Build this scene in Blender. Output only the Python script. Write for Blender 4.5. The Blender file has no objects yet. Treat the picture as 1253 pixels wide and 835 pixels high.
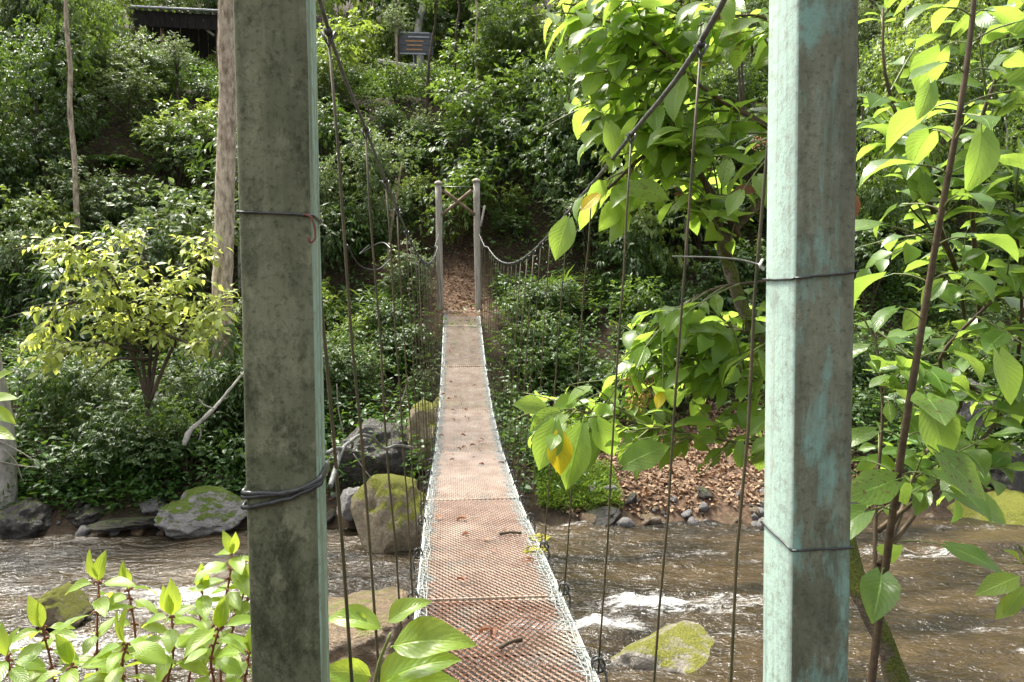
import bpy, bmesh, math, random
import numpy as np
from mathutils import Vector, Matrix, noise as mnoise

# ------------------------------------------------------------------ camera, world, sun, exposure
SC = bpy.context.scene
COL = SC.collection
F, CX, CY = 940.0, 626.5, 417.5            # focal length and centre in photo pixels
YAW, PITCH = math.radians(4.4), math.radians(-3.4)
FW = np.array([math.sin(YAW)*math.cos(PITCH), math.cos(YAW)*math.cos(PITCH), math.sin(PITCH)])
RT = np.array([math.cos(YAW), -math.sin(YAW), 0.0])
UP = np.cross(RT, FW)
EYE = np.array([-0.2, 0.0, 3.6])
cam = bpy.data.cameras.new('camera'); cam.lens = 36*F/1253; cam.sensor_width = 36
cam.clip_start = 0.05; cam.clip_end = 500
co = bpy.data.objects.new('camera', cam); COL.objects.link(co)
co.matrix_world = Matrix(((RT[0], UP[0], -FW[0], EYE[0]), (RT[1], UP[1], -FW[1], EYE[1]), (RT[2], UP[2], -FW[2], EYE[2]), (0, 0, 0, 1)))
SC.camera = co
SUN_EL, SUN_AZ = math.radians(60), math.radians(-38)      # azimuth from +Y towards +X; light comes from ahead, left
w = bpy.data.worlds.new('World'); SC.world = w; w.use_nodes = True
wn = w.node_tree.nodes; wl = w.node_tree.links
sky = wn.new('ShaderNodeTexSky'); sky.sky_type = 'NISHITA'; sky.sun_disc = False
sky.sun_elevation = SUN_EL; sky.sun_rotation = SUN_AZ; sky.dust_density = 7.0; sky.air_density = 0.8; sky.ozone_density = 0.0
hs = wn.new('ShaderNodeHueSaturation'); hs.inputs['Saturation'].default_value = .35      # bright hazy cloud: a whiter sky
wl.new(sky.outputs[0], hs.inputs['Color']); wl.new(hs.outputs[0], wn['Background'].inputs[0]); wn['Background'].inputs[1].default_value = 0.13
sun = bpy.data.lights.new('sun', 'SUN'); sun.energy = 2.1; sun.angle = math.radians(9.0); sun.color = (1, 0.94, 0.82)
so = bpy.data.objects.new('sun', sun); COL.objects.link(so)
sd = Vector((math.sin(SUN_AZ)*math.cos(SUN_EL), math.cos(SUN_AZ)*math.cos(SUN_EL), math.sin(SUN_EL)))
so.rotation_euler = (-sd).to_track_quat('-Z', 'Y').to_euler(); so.location = (0, 0, 30)
SC.view_settings.view_transform = 'Standard'; SC.view_settings.look = 'None'
SC.view_settings.exposure = 1.95; SC.view_settings.gamma = 1
SC.cycles.max_bounces = 8; SC.cycles.diffuse_bounces = 4; SC.cycles.glossy_bounces = 3
SC.cycles.transmission_bounces = 4; SC.cycles.transparent_max_bounces = 6
SC.cycles.sample_clamp_indirect = 6

def at(px, py, Y):
    """point on the sight line of a photo pixel at distance Y along the bridge"""
    d = FW + RT*((px-CX)/F) - UP*((py-CY)/F)
    return EYE + d*(Y/d[1])
def proj(p):
    d = np.asarray(p, float)-EYE
    z = d @ FW
    return np.array([CX+F*(d @ RT)/z, CY-F*(d @ UP)/z]).T
def inpoly(p, poly):
    x, y = p; c = False; n = len(poly)
    for i in range(n):
        x1, y1 = poly[i]; x2, y2 = poly[i-1]
        if (y1 > y) != (y2 > y) and x < (x2-x1)*(y-y1)/(y2-y1)+x1: c = not c
    return c

# ------------------------------------------------------------------ object helpers
def tag(o, label=None, cat=None, group=None, kind=None):
    if label: o['label'] = label
    if cat: o['category'] = cat
    if group: o['group'] = group
    if kind: o['kind'] = kind
    return o
def link(o, parent=None, loc=None):
    COL.objects.link(o)
    if parent is not None: o.parent = parent
    if loc is not None: o.location = loc
    return o
def thing(name, label, cat, loc=(0, 0, 0), rz=0, group=None):
    o = bpy.data.objects.new(name, None); o.empty_display_size = 0.1
    link(o, None, loc); o.rotation_euler = (0, 0, rz)
    return tag(o, label, cat, group)
def norm(v):
    v = np.asarray(v, float); n = np.linalg.norm(v)
    return v/n if n > 1e-9 else np.array([0, 0, 1.0])

class MB:
    def __init__(s): s.v = []; s.f = []; s.m = []; s.sm = []; s.uv = {}
    def add(s, vs, fs, mi=0, smooth=True):
        b = len(s.v); s.v += [tuple(map(float, v)) for v in vs]
        s.f += [tuple(i+b for i in f) for f in fs]; s.m += [mi]*len(fs); s.sm += [smooth]*len(fs); return b
    def tube(s, pts, rad, n=8, mi=0, jit=0.0, cap=True, rng=random, sq=1.0):
        pts = [np.asarray(p, float) for p in pts]; N = len(pts)
        if not hasattr(rad, '__len__'): rad = [rad]*N
        vs = []; ref = np.array([0.31, 0.17, 0.93])
        t0 = norm(pts[1]-pts[0]); a = norm(np.cross(t0, ref)) if abs(t0 @ ref) < .95 else norm(np.cross(t0, [1, 0, 0]))
        for i in range(N):
            t = norm(pts[min(i+1, N-1)]-pts[max(i-1, 0)])
            a = norm(a-t*(a @ t)); b = np.cross(t, a)
            for k in range(n):
                an = 2*math.pi*k/n; r = rad[i]*(1+jit*(rng.random()-.5))
                vs.append(pts[i]+(a*math.cos(an)+b*math.sin(an)*sq)*r)
        fs = [(i*n+k, i*n+(k+1) % n, (i+1)*n+(k+1) % n, (i+1)*n+k) for i in range(N-1) for k in range(n)]
        if cap: fs += [tuple(range(n-1, -1, -1)), tuple((N-1)*n+k for k in range(n))]
        s.add(vs, fs, mi)
    def box(s, c, d, mi=0, R=None):
        c = np.asarray(c, float); d = np.asarray(d, float)/2
        vs = []
        for x in (-1, 1):
            for y in (-1, 1):
                for z in (-1, 1):
                    q = np.array([x*d[0], y*d[1], z*d[2]])
                    if R is not None: q = R @ q
                    vs.append(c+q)
        s.add(vs, [(0, 1, 3, 2), (4, 6, 7, 5), (0, 4, 5, 1), (2, 3, 7, 6), (0, 2, 6, 4), (1, 5, 7, 3)], mi, False)
    def mesh(s, name, mats):
        me = bpy.data.meshes.new(name); me.from_pydata(s.v, [], s.f)
        for m in (mats if isinstance(mats, (list, tuple)) else [mats]): me.materials.append(m)
        me.polygons.foreach_set('material_index', s.m); me.polygons.foreach_set('use_smooth', s.sm); me.update()
        return me
    def build(s, name, mats, parent=None, local=True):
        """vertices are world coordinates; made local to the parent's place"""
        if parent is not None and local:
            L = np.array(parent.location) if parent.parent is None else np.array(parent.location)+np.array(parent.parent.location)
            s.v = [tuple(np.array(v)-L) for v in s.v]
        o = bpy.data.objects.new(name, s.mesh(name, mats)); return link(o, parent)

def curve(pts, n=6):
    """Catmull-Rom through points"""
    P = [np.asarray(p, float) for p in pts]; P = [2*P[0]-P[1]]+P+[2*P[-1]-P[-2]]; out = []
    for i in range(1, len(P)-2):
        for k in range(n):
            t = k/n; a, b, c, d = P[i-1:i+3]
            out.append(.5*((2*b)+(c-a)*t+(2*a-5*b+4*c-d)*t*t+(3*b-a-3*c+d)*t**3))
    out.append(P[-2]); return out
def lerp(a, b, n): return list(np.linspace(a, b, n))

# ------------------------------------------------------------------ numpy value noise
_rs = np.random.RandomState(7); _T = _rs.rand(256, 256)
def vn(x, y):
    x = np.asarray(x, float); y = np.asarray(y, float)
    xi = np.floor(x).astype(int); yi = np.floor(y).astype(int); fx = x-xi; fy = y-yi
    fx = fx*fx*(3-2*fx); fy = fy*fy*(3-2*fy)
    g = lambda a, b: _T[a & 255, b & 255]
    return (g(xi, yi)*(1-fx)+g(xi+1, yi)*fx)*(1-fy)+(g(xi, yi+1)*(1-fx)+g(xi+1, yi+1)*fx)*fy-.5
def fbm(x, y, o=4):
    s = 0; a = 1
    for i in range(o): s = s+a*vn(x*2**i+17*i, y*2**i+31*i); a *= .5
    return s

# ------------------------------------------------------------------ materials
class NT:
    def __init__(s, name):
        s.m = bpy.data.materials.new(name); s.m.use_nodes = True; s.t = s.m.node_tree
        s.p = s.t.nodes['Principled BSDF']; s.out = s.t.nodes['Material Output']
    def n(s, ty, **kw):
        nd = s.t.nodes.new(ty)
        for k, v in kw.items():
            if k in nd.inputs.keys(): s.set(nd.inputs[k], v)
            else: setattr(nd, k, v)
        return nd
    def set(s, sock, v):
        if hasattr(v, 'is_output'): s.t.links.new(v, sock)
        else:
            if isinstance(v, tuple) and len(v) == 3 and sock.type == 'RGBA': v = v+(1,)
            sock.default_value = v
    def P(s, **kw):
        for k, v in kw.items(): s.set(s.p.inputs[k.replace('_', ' ')], v)
    def math(s, op, a, b=0.0, c=None):
        nd = s.t.nodes.new('ShaderNodeMath'); nd.operation = op; s.set(nd.inputs[0], a); s.set(nd.inputs[1], b)
        if c is not None: s.set(nd.inputs[2], c)
        return nd.outputs[0]
    def mix(s, f, a, b):
        nd = s.t.nodes.new('ShaderNodeMix'); nd.data_type = 'RGBA'
        s.set(nd.inputs[0], f); s.set(nd.inputs[6], a); s.set(nd.inputs[7], b); return nd.outputs[2]
    def coord(s, k='Object'): return s.n('ShaderNodeTexCoord').outputs[k]
    def scale(s, v, sc):
        nd = s.t.nodes.new('ShaderNodeMapping'); s.set(nd.inputs[0], v); nd.inputs['Scale'].default_value = sc; return nd.outputs[0]
    def noise(s, v, sc, det=4, rough=.6, dist=0):
        nd = s.n('ShaderNodeTexNoise', Scale=sc, Detail=det, Roughness=rough, Distortion=dist)
        if v is not None: s.set(nd.inputs['Vector'], v)
        return nd.outputs['Fac']
    def ramp(s, f, lo, hi):
        nd = s.n('ShaderNodeMapRange'); nd.clamp = True
        s.set(nd.inputs[0], f); nd.inputs[1].default_value = lo; nd.inputs[2].default_value = hi; return nd.outputs[0]
    def bump(s, h, st=.3, d=.01):
        nd = s.n('ShaderNodeBump', Strength=st, Distance=d); s.set(nd.inputs['Height'], h); return nd.outputs[0]

def mat_simple(name, c1, c2, sc=8, rough=.7, bump=.2, spec=.3, stretch=(1, 1, 1), metal=0, bd=.01, coords='Object'):
    t = NT(name); v = t.scale(t.coord(coords), stretch); n = t.noise(v, sc, 6, .65)
    t.P(Base_Color=t.mix(t.ramp(n, .32, .68), c1, c2), Roughness=rough, Metallic=metal, Normal=t.bump(n, bump, bd))
    t.p.inputs['Specular IOR Level'].default_value = spec
    return t.m

def leaf_mat(name, c1, c2, tr, trw=.5, rough=.35, spec=.5, attr=False, veins=0.0, spots=None, back=None):
    """c1..c2: leaf colours picked per leaf; tr: colour light takes on passing through"""
    t = NT(name)
    if attr: r = t.n('ShaderNodeAttribute', attribute_name='tint').outputs['Fac']
    else: r = t.n('ShaderNodeObjectInfo').outputs['Random']
    col = t.mix(r, c1, c2); trc = t.mix(r, tr, tuple(x*.72 for x in tr)); nrm = None
    if veins:
        sp = t.n('ShaderNodeSeparateXYZ'); t.set(sp.inputs[0], t.coord('UV'))
        a = t.math('ABSOLUTE', t.math('SUBTRACT', sp.outputs[0], .5))
        mid = t.math('SUBTRACT', 1.0, t.ramp(a, .012, .04))
        ph = t.math('SUBTRACT', t.math('MULTIPLY', sp.outputs[1], 9.0), t.math('MULTIPLY', a, 6.5))
        fr = t.math('ABSOLUTE', t.math('SUBTRACT', t.math('FRACT', ph), .5))
        lat = t.math('SUBTRACT', 1.0, t.ramp(fr, .03, .13))
        vm = t.math('MAXIMUM', mid, t.math('MULTIPLY', lat, .35))
        col = t.mix(t.math('MULTIPLY', vm, veins), col, tuple(min(1, x*2.2+.04) for x in c2))
        trc = t.mix(t.math('MULTIPLY', vm, .35), trc, tuple(x*.55 for x in tr))
        n = t.noise(t.coord('Object'), 22, 3)
        col = t.mix(t.math('MULTIPLY', t.ramp(n, .45, .75), .35), col, tuple(x*.6 for x in c1))
        pf = t.math('COSINE', t.math('MULTIPLY', ph, 6.2832))
        nrm = t.bump(t.math('ADD', t.math('MULTIPLY', pf, .14), t.math('ADD', t.math('MULTIPLY', n, .5), t.math('MULTIPLY', mid, -.8))), .4, .0035)
    if spots:
        n2 = t.noise(t.coord('Object'), 12, 3)
        k = t.math('MULTIPLY', t.ramp(n2, .58, .66), t.ramp(r, .55, .8))
        col = t.mix(k, col, spots); trc = t.mix(k, trc, spots)
    if back:
        g = t.n('ShaderNodeNewGeometry').outputs['Backfacing']; col = t.mix(g, col, back)
    t.P(Base_Color=col, Roughness=rough); t.p.inputs['Specular IOR Level'].default_value = spec
    tb = t.n('ShaderNodeBsdfTranslucent'); t.set(tb.inputs[0], trc)
    if nrm is not None: t.P(Normal=nrm); t.set(tb.inputs['Normal'], nrm)
    mx = t.n('ShaderNodeMixShader'); mx.inputs[0].default_value = trw
    t.t.links.new(t.p.outputs[0], mx.inputs[1]); t.t.links.new(tb.outputs[0], mx.inputs[2]); t.t.links.new(mx.outputs[0], t.out.inputs[0])
    return t.m

M = {}
M['leaf_big'] = leaf_mat('broad_leaf', (.09, .175, .025), (.155, .255, .04), (.44, .64, .085), .57, .34, .5, veins=.55, spots=(.16, .10, .03), back=(.15, .25, .06))
M['leaf_sap'] = leaf_mat('sapling_leaf', (.065, .15, .025), (.125, .225, .035), (.37, .55, .075), .50, .3, .55, veins=.55, spots=(.14, .10, .03), back=(.14, .25, .06))
M['leaf_big2'] = leaf_mat('broad_leaf_joined', (.09, .175, .025), (.155, .255, .04), (.44, .64, .085), .57, .34, .5, attr=True)
M['leaf_sap2'] = leaf_mat('sapling_leaf_joined', (.065, .15, .025), (.125, .225, .035), (.37, .55, .075), .50, .34, .5, attr=True)
M['leaf_front'] = leaf_mat('bank_plant_leaf', (.14, .25, .035), (.23, .34, .05), (.54, .66, .07), .52, .3, .5, veins=.5)
M['leaf_front2'] = leaf_mat('bank_plant_leaf_joined', (.15, .27, .04), (.26, .38, .05), (.55, .68, .06), .5, .3, .55, attr=True)
M['leaf_bush'] = leaf_mat('lime_bush_leaf', (.26, .35, .07), (.42, .48, .11), (.66, .74, .13), .48, .38, .5)
M['leaf_bush2'] = leaf_mat('lime_bush_leaf_joined', (.26, .35, .07), (.42, .48, .11), (.66, .74, .13), .48, .38, .5, attr=True)
M['leaf_yellow'] = leaf_mat('yellowed_leaf', (.55, .42, .02), (.62, .50, .03), (.8, .62, .02), .5, .4, .4, veins=.3)
M['leaf_dead'] = leaf_mat('dead_leaf', (.13, .055, .028), (.24, .12, .06), (.3, .1, .03), .15, .6, .3)
M['leaf_dead2'] = leaf_mat('dead_leaf_joined', (.12, .068, .036), (.32, .22, .13), (.3, .1, .03), .12, .6, .3, attr=True)
M['f_dark'] = leaf_mat('glossy_dark_foliage', (.024, .055, .014), (.065, .115, .028), (.14, .24, .03), .34, .44, .38, attr=True)
M['f_mid'] = leaf_mat('mid_green_foliage', (.04, .088, .018), (.095, .155, .035), (.22, .34, .04), .38, .44, .38, attr=True)
M['f_light'] = leaf_mat('light_green_foliage', (.085, .15, .03), (.16, .23, .05), (.34, .46, .06), .42, .42, .45, attr=True)
M['f_grey'] = leaf_mat('greyish_foliage', (.055, .10, .035), (.12, .17, .06), (.22, .30, .08), .36, .44, .38, attr=True)
M['f_fern'] = leaf_mat('fern_foliage', (.05, .11, .022), (.10, .18, .035), (.24, .36, .05), .4, .42, .4, attr=True)
M['f_cover'] = leaf_mat('ground_cover_foliage', (.025, .075, .014), (.075, .16, .03), (.16, .28, .03), .34, .4, .45, attr=True)
M['twig'] = mat_simple('twig_bark', (.05, .035, .022), (.12, .085, .05), 30)
M['twig_red'] = mat_simple('reddish_stem', (.12, .035, .025), (.20, .075, .04), 30, .5)
M['twig_green'] = mat_simple('green_stem', (.16, .20, .06), (.10, .10, .04), 20, .5)
M['twig_pale'] = mat_simple('pale_twig', (.30, .28, .22), (.16, .14, .10), 20)
M['bark_tan'] = mat_simple('tan_flaking_bark', (.15, .11, .07), (.66, .56, .43), 15, .85, 1.0, .2, (1, 1, .35), bd=.03)
M['bark_pale'] = mat_simple('pale_lichen_bark', (.20, .19, .16), (.50, .48, .42), 9, .85, .5, .2, (1, 1, .5), bd=.02)
M['bark_dark'] = mat_simple('dark_bark', (.035, .028, .02), (.11, .085, .06), 9, .85, .5, .2, (1, 1, .4), bd=.02)

def mossy(name, c1, c2, moss1, moss2, lo, hi, sc=5, wet=0.0):
    t = NT(name); v = t.coord('Object'); n = t.noise(v, sc, 8, .65); n2 = t.noise(v, sc*6, 5, .7)
    base = t.mix(t.ramp(n, .3, .7), c1, c2)
    base = t.mix(t.math('MULTIPLY', t.ramp(n2, .52, .62), .5), base, tuple(x*.45 for x in c1))
    sp = t.n('ShaderNodeSeparateXYZ'); t.set(sp.inputs[0], t.n('ShaderNodeNewGeometry').outputs['Normal'])
    k = t.math('ADD', t.math('MULTIPLY', sp.outputs[2], .55), t.math('MULTIPLY', t.noise(v, sc*.9, 6, .7), 1.0))
    k = t.ramp(k, lo, hi)
    mo = t.mix(t.ramp(t.noise(v, sc*9, 4, .7), .35, .65), moss1, moss2)
    t.P(Base_Color=t.mix(k, base, mo), Roughness=t.math('ADD', .55-.25*wet, t.math('MULTIPLY', k, .4)))
    h = t.math('ADD', t.math('MULTIPLY', n, 1.0), t.math('MULTIPLY', n2, .35))
    t.P(Normal=t.bump(t.math('ADD', h, t.math('MULTIPLY', t.math('MULTIPLY', k, t.noise(v, sc*14, 3)), .6)), .9, .09))
    return t.m
MOSS = ((.07, .11, .012), (.22, .24, .02))
M['rock_moss'] = mossy('mossy_boulder', (.15, .12, .07), (.34, .28, .18), (.09, .115, .012), (.25, .25, .02), .68, .86)
M['rock_top'] = mossy('moss_topped_rock', (.20, .19, .17), (.36, .35, .33), (.07, .13, .01), (.18, .24, .02), .80, .9)
M['rock_grey'] = mossy('bare_grey_rock', (.13, .125, .115), (.34, .33, .32), *MOSS, 1.12, 1.3, 6)
M['rock_tan'] = mossy('wet_tan_rock', (.075, .05, .027), (.34, .25, .15), *MOSS, 1.02, 1.2, 5, .8)
M['rock_dark'] = mossy('dark_wet_rock', (.018, .016, .013), (.075, .068, .055), (.05, .08, .02), (.12, .15, .02), .95, 1.1, 5, .8)
M['rock_near'] = mossy('patchy_moss_boulder', (.17, .15, .12), (.38, .35, .29), (.08, .10, .015), (.30, .29, .03), .90, 1.02, 4)
M['bark_moss'] = mossy('mossy_bark', (.10, .075, .05), (.30, .24, .17), (.07, .10, .012), (.22, .24, .03), .40, .58, 11)

def concrete(name, c1, c2, dark, paint, p_lo, p_hi, psc, stretch, dlo=.50, dhi=.68):
    t = NT(name); v = t.coord('Object'); n = t.noise(v, 9, 8, .7); f = t.noise(v, 70, 4, .7)
    st = t.noise(t.scale(v, (9, 9, .7)), 2.2, 6, .65)
    c = t.mix(t.ramp(n, .3, .7), c1, c2); c = t.mix(t.math('MULTIPLY', t.ramp(st, .42, .68), .55), c, tuple(x*.6 for x in c1))
    bl = t.noise(t.scale(v, (1, 1, .55)), 7.5, 9, .82, .2)
    zz = t.n('ShaderNodeSeparateXYZ'); t.set(zz.inputs[0], v)
    c = t.mix(t.math('MULTIPLY', t.math('MULTIPLY', t.ramp(bl, .40, .56), t.math('SUBTRACT', 1.0, t.ramp(zz.outputs[2], .95, 1.25))), .75), c, dark)      # moss creeping up from the foot
    c = t.mix(t.math('MULTIPLY', t.ramp(bl, dlo, dhi), .8), c, dark)
    c = t.mix(t.math('MULTIPLY', t.ramp(f, .52, .66), .5), c, dark)
    c = t.mix(t.math('MULTIPLY', t.ramp(t.noise(t.scale(v, (1, 1, .6)), 24, 6, .75), .55, .66), .5), c, tuple(min(1, x*1.25) for x in c2))
    p = t.ramp(t.noise(t.scale(v, stretch), psc, 6, .68, .3), p_lo, p_hi)
    p = t.math('MULTIPLY', p, t.ramp(t.noise(v, 38, 5, .7), .30, .52))
    c = t.mix(p, c, paint)
    t.P(Base_Color=c, Roughness=.82, Normal=t.bump(t.math('ADD', n, t.math('MULTIPLY', f, .6)), .4, .006))
    t.p.inputs['Specular IOR Level'].default_value = .25
    return t.m
MINT = (.22, .43, .35)
M['post_l'] = concrete('mouldy_concrete', (.098, .110, .060), (.225, .232, .145), (.018, .025, .009), MINT, .78, .86, 3.2, (3, 3, .6), .50, .62)
M['post_l_side'] = concrete('mouldy_concrete_mint_paint', (.15, .18, .11), (.24, .25, .15), (.08, .10, .05), (.28, .40, .32), .40, .55, 3.0, (5, 14, .5), .6, .75)
M['post_r'] = concrete('grey_concrete_paint_runs', (.120, .132, .088), (.225, .24, .165), (.05, .052, .03), (.20, .335, .275), .51, .62, 3.3, (3.2, 1, .75), .55, .72)
M['post_r_side'] = concrete('mint_painted_concrete', (.22, .26, .22), (.32, .36, .30), (.12, .15, .10), (.32, .44, .38), .30, .52, 3.0, (6, 18, .4), .66, .8)
M['wire_dark'] = mat_simple('dark_wire', (.02, .022, .022), (.07, .075, .07), 60, .35, .1, .5, metal=.3)
M['wire_pale'] = mat_simple('pale_wire', (.38, .38, .36), (.55, .55, .5), 60, .4, .1, .5, metal=.3)
M['cable'] = mat_simple('grey_cable', (.05, .055, .05), (.17, .175, .165), 40, .55, .5, .4)
M['hanger'] = mat_simple('rusty_hanger_rod', (.035, .042, .018), (.10, .07, .035), 9, .6, .3, .4)
M['wood_grey'] = mat_simple('weathered_grey_wood', (.22, .20, .17), (.42, .39, .33), 12, .8, .4, .2, (3, 3, .4))
M['wood_brown'] = mat_simple('brown_wood', (.12, .085, .055), (.26, .19, .13), 12, .8, .4, .2, (2, 2, 2))

def deck_material():
    t = NT('rusty_expanded_metal'); v = t.coord('Object'); n = t.noise(v, 5, 6, .7); f = t.noise(v, 60, 3, .7)
    oi = t.n('ShaderNodeObjectInfo').outputs['Random']
    w = t.n('ShaderNodeTexCoord').outputs['Object']
    sep = t.n('ShaderNodeSeparateXYZ'); t.set(sep.inputs[0], v)
    nd = t.n('ShaderNodeVectorMath'); nd.operation = 'ADD'; t.set(nd.inputs[0], v)
    cx = t.n('ShaderNodeCombineXYZ'); t.set(cx.inputs[1], t.math('MULTIPLY', oi, 37.0)); t.set(nd.inputs[1], cx.outputs[0]); vv = nd.outputs[0]
    n = t.noise(vv, 3.2, 6, .7)
    lo_ = t.n('ShaderNodeSeparateXYZ'); t.set(lo_.inputs[0], t.n('ShaderNodeObjectInfo').outputs['Location']); far = t.ramp(lo_.outputs[1], 1.6, 7.0)  # far panels paler: glancing sun glare put into the colour, plus dust
    rust_glare = t.mix(t.ramp(n, .35, .65), t.mix(far, (.16, .06, .034), (.52, .38, .29)), t.mix(far, (.36, .18, .115), (.80, .68, .57)))
    rust_glare = t.mix(t.math('MULTIPLY', t.ramp(f, .45, .7), .6), rust_glare, (.68, .54, .42))
    pale = t.mix(t.ramp(t.noise(vv, 14, 5, .7), .35, .65), (.30, .34, .32), (.62, .64, .60))
    a = t.math('ABSOLUTE', sep.outputs[0])
    e = t.math('ADD', a, t.math('MULTIPLY', t.math('SUBTRACT', t.noise(vv, 5.5, 5, .7), .5), .34))
    k = t.ramp(e, .30, .38)
    c = t.mix(k, rust_glare, pale)
    c = t.mix(t.math('MULTIPLY', t.ramp(t.noise(vv, 2.2, 5, .7), .5, .68), .7), c, (.72, .60, .48))
    c = t.mix(t.math('MULTIPLY', t.ramp(t.noise(vv, 1.7, 4, .6), .58, .7), t.math('MULTIPLY', k, .5)), c, (.16, .26, .20))
    d2 = t.noise(t.scale(vv, (1, .35, 1)), 9, 6, .75)
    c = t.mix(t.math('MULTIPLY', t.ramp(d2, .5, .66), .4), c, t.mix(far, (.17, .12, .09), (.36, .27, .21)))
    c = t.mix(t.math('MULTIPLY', t.ramp(t.noise(vv, 2.7, 6, .7), .55, .66), .6), c, (.36, .35, .31))
    t.P(Base_Color=c, Roughness=.42, Metallic=.0, Normal=t.bump(f, .3, .002)); t.p.inputs['Specular IOR Level'].default_value = .7
    return t.m
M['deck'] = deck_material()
M['edge'] = mat_simple('galvanised_edge', (.10, .12, .115), (.36, .39, .37), 22, .6, .4, .4)
M['moss'] = mat_simple('yellow_moss', (.12, .13, .03), (.30, .26, .05), 60, .9, .6, .1)

def ground_material():
    t = NT('forest_soil'); v = t.n('ShaderNodeNewGeometry').outputs['Position']
    n = t.noise(v, 1.4, 8, .7); f = t.noise(v, 16, 5, .7)
    c = t.mix(t.ramp(n, .35, .65), (.018, .014, .009), (.055, .038, .024))
    c = t.mix(t.math('MULTIPLY', t.ramp(f, .5, .62), .7), c, (.085, .055, .032))
    c = t.mix(t.math('MULTIPLY', t.ramp(t.noise(v, 3.1, 6, .7), .55, .68), .6), c, (.018, .030, .009))
    red = t.n('ShaderNodeAttribute', attribute_name='bare').outputs['Fac']
    c = t.mix(red, c, t.mix(t.ramp(f, .35, .65), (.10, .06, .038), (.21, .14, .09)))
    t.P(Base_Color=c, Roughness=.9, Normal=t.bump(t.math('ADD', n, t.math('MULTIPLY', f, .4)), .7, .06))
    t.p.inputs['Specular IOR Level'].default_value = .2
    return t.m
M['ground'] = ground_material()

def water_material():
    t = NT('brown_river_water'); v = t.n('ShaderNodeNewGeometry').outputs['Position']
    n = t.noise(t.scale(v, (.35, 1, 1)), 1.2, 5, .6); n2 = t.noise(t.scale(v, (.6, 1, 1)), 4.0, 4, .6)
    c = t.mix(t.ramp(n, .38, .62), (.011, .0095, .005), (.058, .041, .019))
    c = t.mix(t.math('MULTIPLY', t.ramp(n2, .5, .65), .4), c, (.022, .018, .011))
    fo = t.n('ShaderNodeAttribute', attribute_name='foam_glint').outputs['Fac']
    fb = t.noise(t.scale(v, (.5, 1.3, 1)), 9, 8, .78, 1.2)
    k = t.math('MULTIPLY', t.ramp(t.math('ADD', fo, t.math('MULTIPLY', t.math('SUBTRACT', fb, .5), 2.2)), .42, .86), .92)
    fine = t.noise(t.scale(v, (.35, 1.3, 1)), 34, 6, .8, .6); k = t.math('MULTIPLY', k, t.ramp(fine, .36, .60))
    fl = t.ramp(t.noise(t.scale(v, (.5, 1.6, 1)), 26, 3, .6), .69, .74); k = t.math('MAXIMUM', k, t.math('MULTIPLY', fl, t.ramp(fo, .05, .3)))  # flecks: sparkle on the ripples painted white
    c = t.mix(k, c, (.78, .78, .75))
    t.P(Base_Color=c, Roughness=t.math('ADD', .13, t.math('MULTIPLY', k, .5)), IOR=1.35)
    h = t.math('ADD', t.math('ADD', t.noise(t.scale(v, (.45, 1, 1)), 3.2, 4, .65, .8), t.math('MULTIPLY', t.noise(t.scale(v, (.6, 1, 1)), 11, 3, .6, .5), .45)), t.math('MULTIPLY', t.noise(v, 34, 3, .6), .08))
    t.P(Normal=t.bump(h, 1.0, .11)); t.p.inputs['Specular IOR Level'].default_value = .6
    return t.m
M['water'] = water_material()
M['board'] = mat_simple('grey_sheet_metal', (.05, .055, .06), (.10, .105, .115), 4, .5, .1, .4)
M['board_pale'] = mat_simple('pale_paint', (.30, .31, .33), (.45, .46, .48), 5, .5)
M['board_orange'] = mat_simple('orange_paint', (.38, .19, .08), (.50, .27, .13), 5, .5)
M['shed_wood'] = mat_simple('dark_plank_wood', (.012, .011, .010), (.035, .03, .026), 6, .9, .3, .1, (4, 4, .4))
M['roof'] = mat_simple('grey_roof_sheet', (.30, .31, .32), (.50, .51, .52), 6, .5, .2, .4)

# ------------------------------------------------------------------ terrain
def shore_far(x): return 11.75+.55*vn(x*.45+3, x*0+1.3)+.25*vn(x*1.7, x*0+9)
def shore_near(x): return 5.2+.5*vn(x*.4+11, x*0+5.2)+.3*vn(x*1.5+3, x*0+2)
def ground(x, y):
    x = np.asarray(x, float); y = np.asarray(y, float)
    tf = y-shore_far(x)
    zf = np.interp(tf, [-2, -.4, 0, .35, 3, 5.5, 6.8, 12.6, 15, 22, 48, 120], [-.6, -.18, .0, .28, 1.35, 2.9, 3.35, 9.7, 10.6, 12.4, 27, 45])
    tn = shore_near(x)-y
    zn = np.interp(tn, [-2, -.4, 0, 1, 2.6, 3.8, 40, 200], [-.6, -.18, .0, .5, 1.6, 1.9, 2.6, 6])
    z = np.where(y > 9, zf, zn)
    k = np.clip(np.where(y > 9, tf, tn)/3.0, 0, 1)
    z = z+k*(.55*fbm(x*.35+5, y*.35, 4)+.12*fbm(x*1.7, y*1.7+9, 3))
    pm = np.exp(-((x+.05)/.95)**4)*np.clip((y-16.6)/.5, 0, 1)*np.clip((20.6-y)/1.0, 0, 1)
    z = z*(1-pm)+(3.22+.40*np.clip(y-17.3, 0, 9))*pm
    nm = np.exp(-(x/1.5)**4)*np.clip((3.4-y)/1.0, 0, 1)
    return z*(1-nm)+nm*1.93
def bare_mask(x, y):
    p = np.array([x, y])
    path = np.exp(-((x+.05)/.7)**4)*np.clip((y-16.4)/.6, 0, 1)*np.clip((20.3-y)/.8, 0, 1)
    litter = .75*np.clip(1.25-(((x-4.0)/2.1)**2+((y-12.9)/1.5)**2), 0, 1)
    soil = np.clip(1.2-(((x+1.75)/.55)**2+((y-20.0)/.8)**2), 0, 1)
    return np.clip(np.maximum(np.maximum(path, litter), soil)*1.0+.0, 0, 1)
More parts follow.
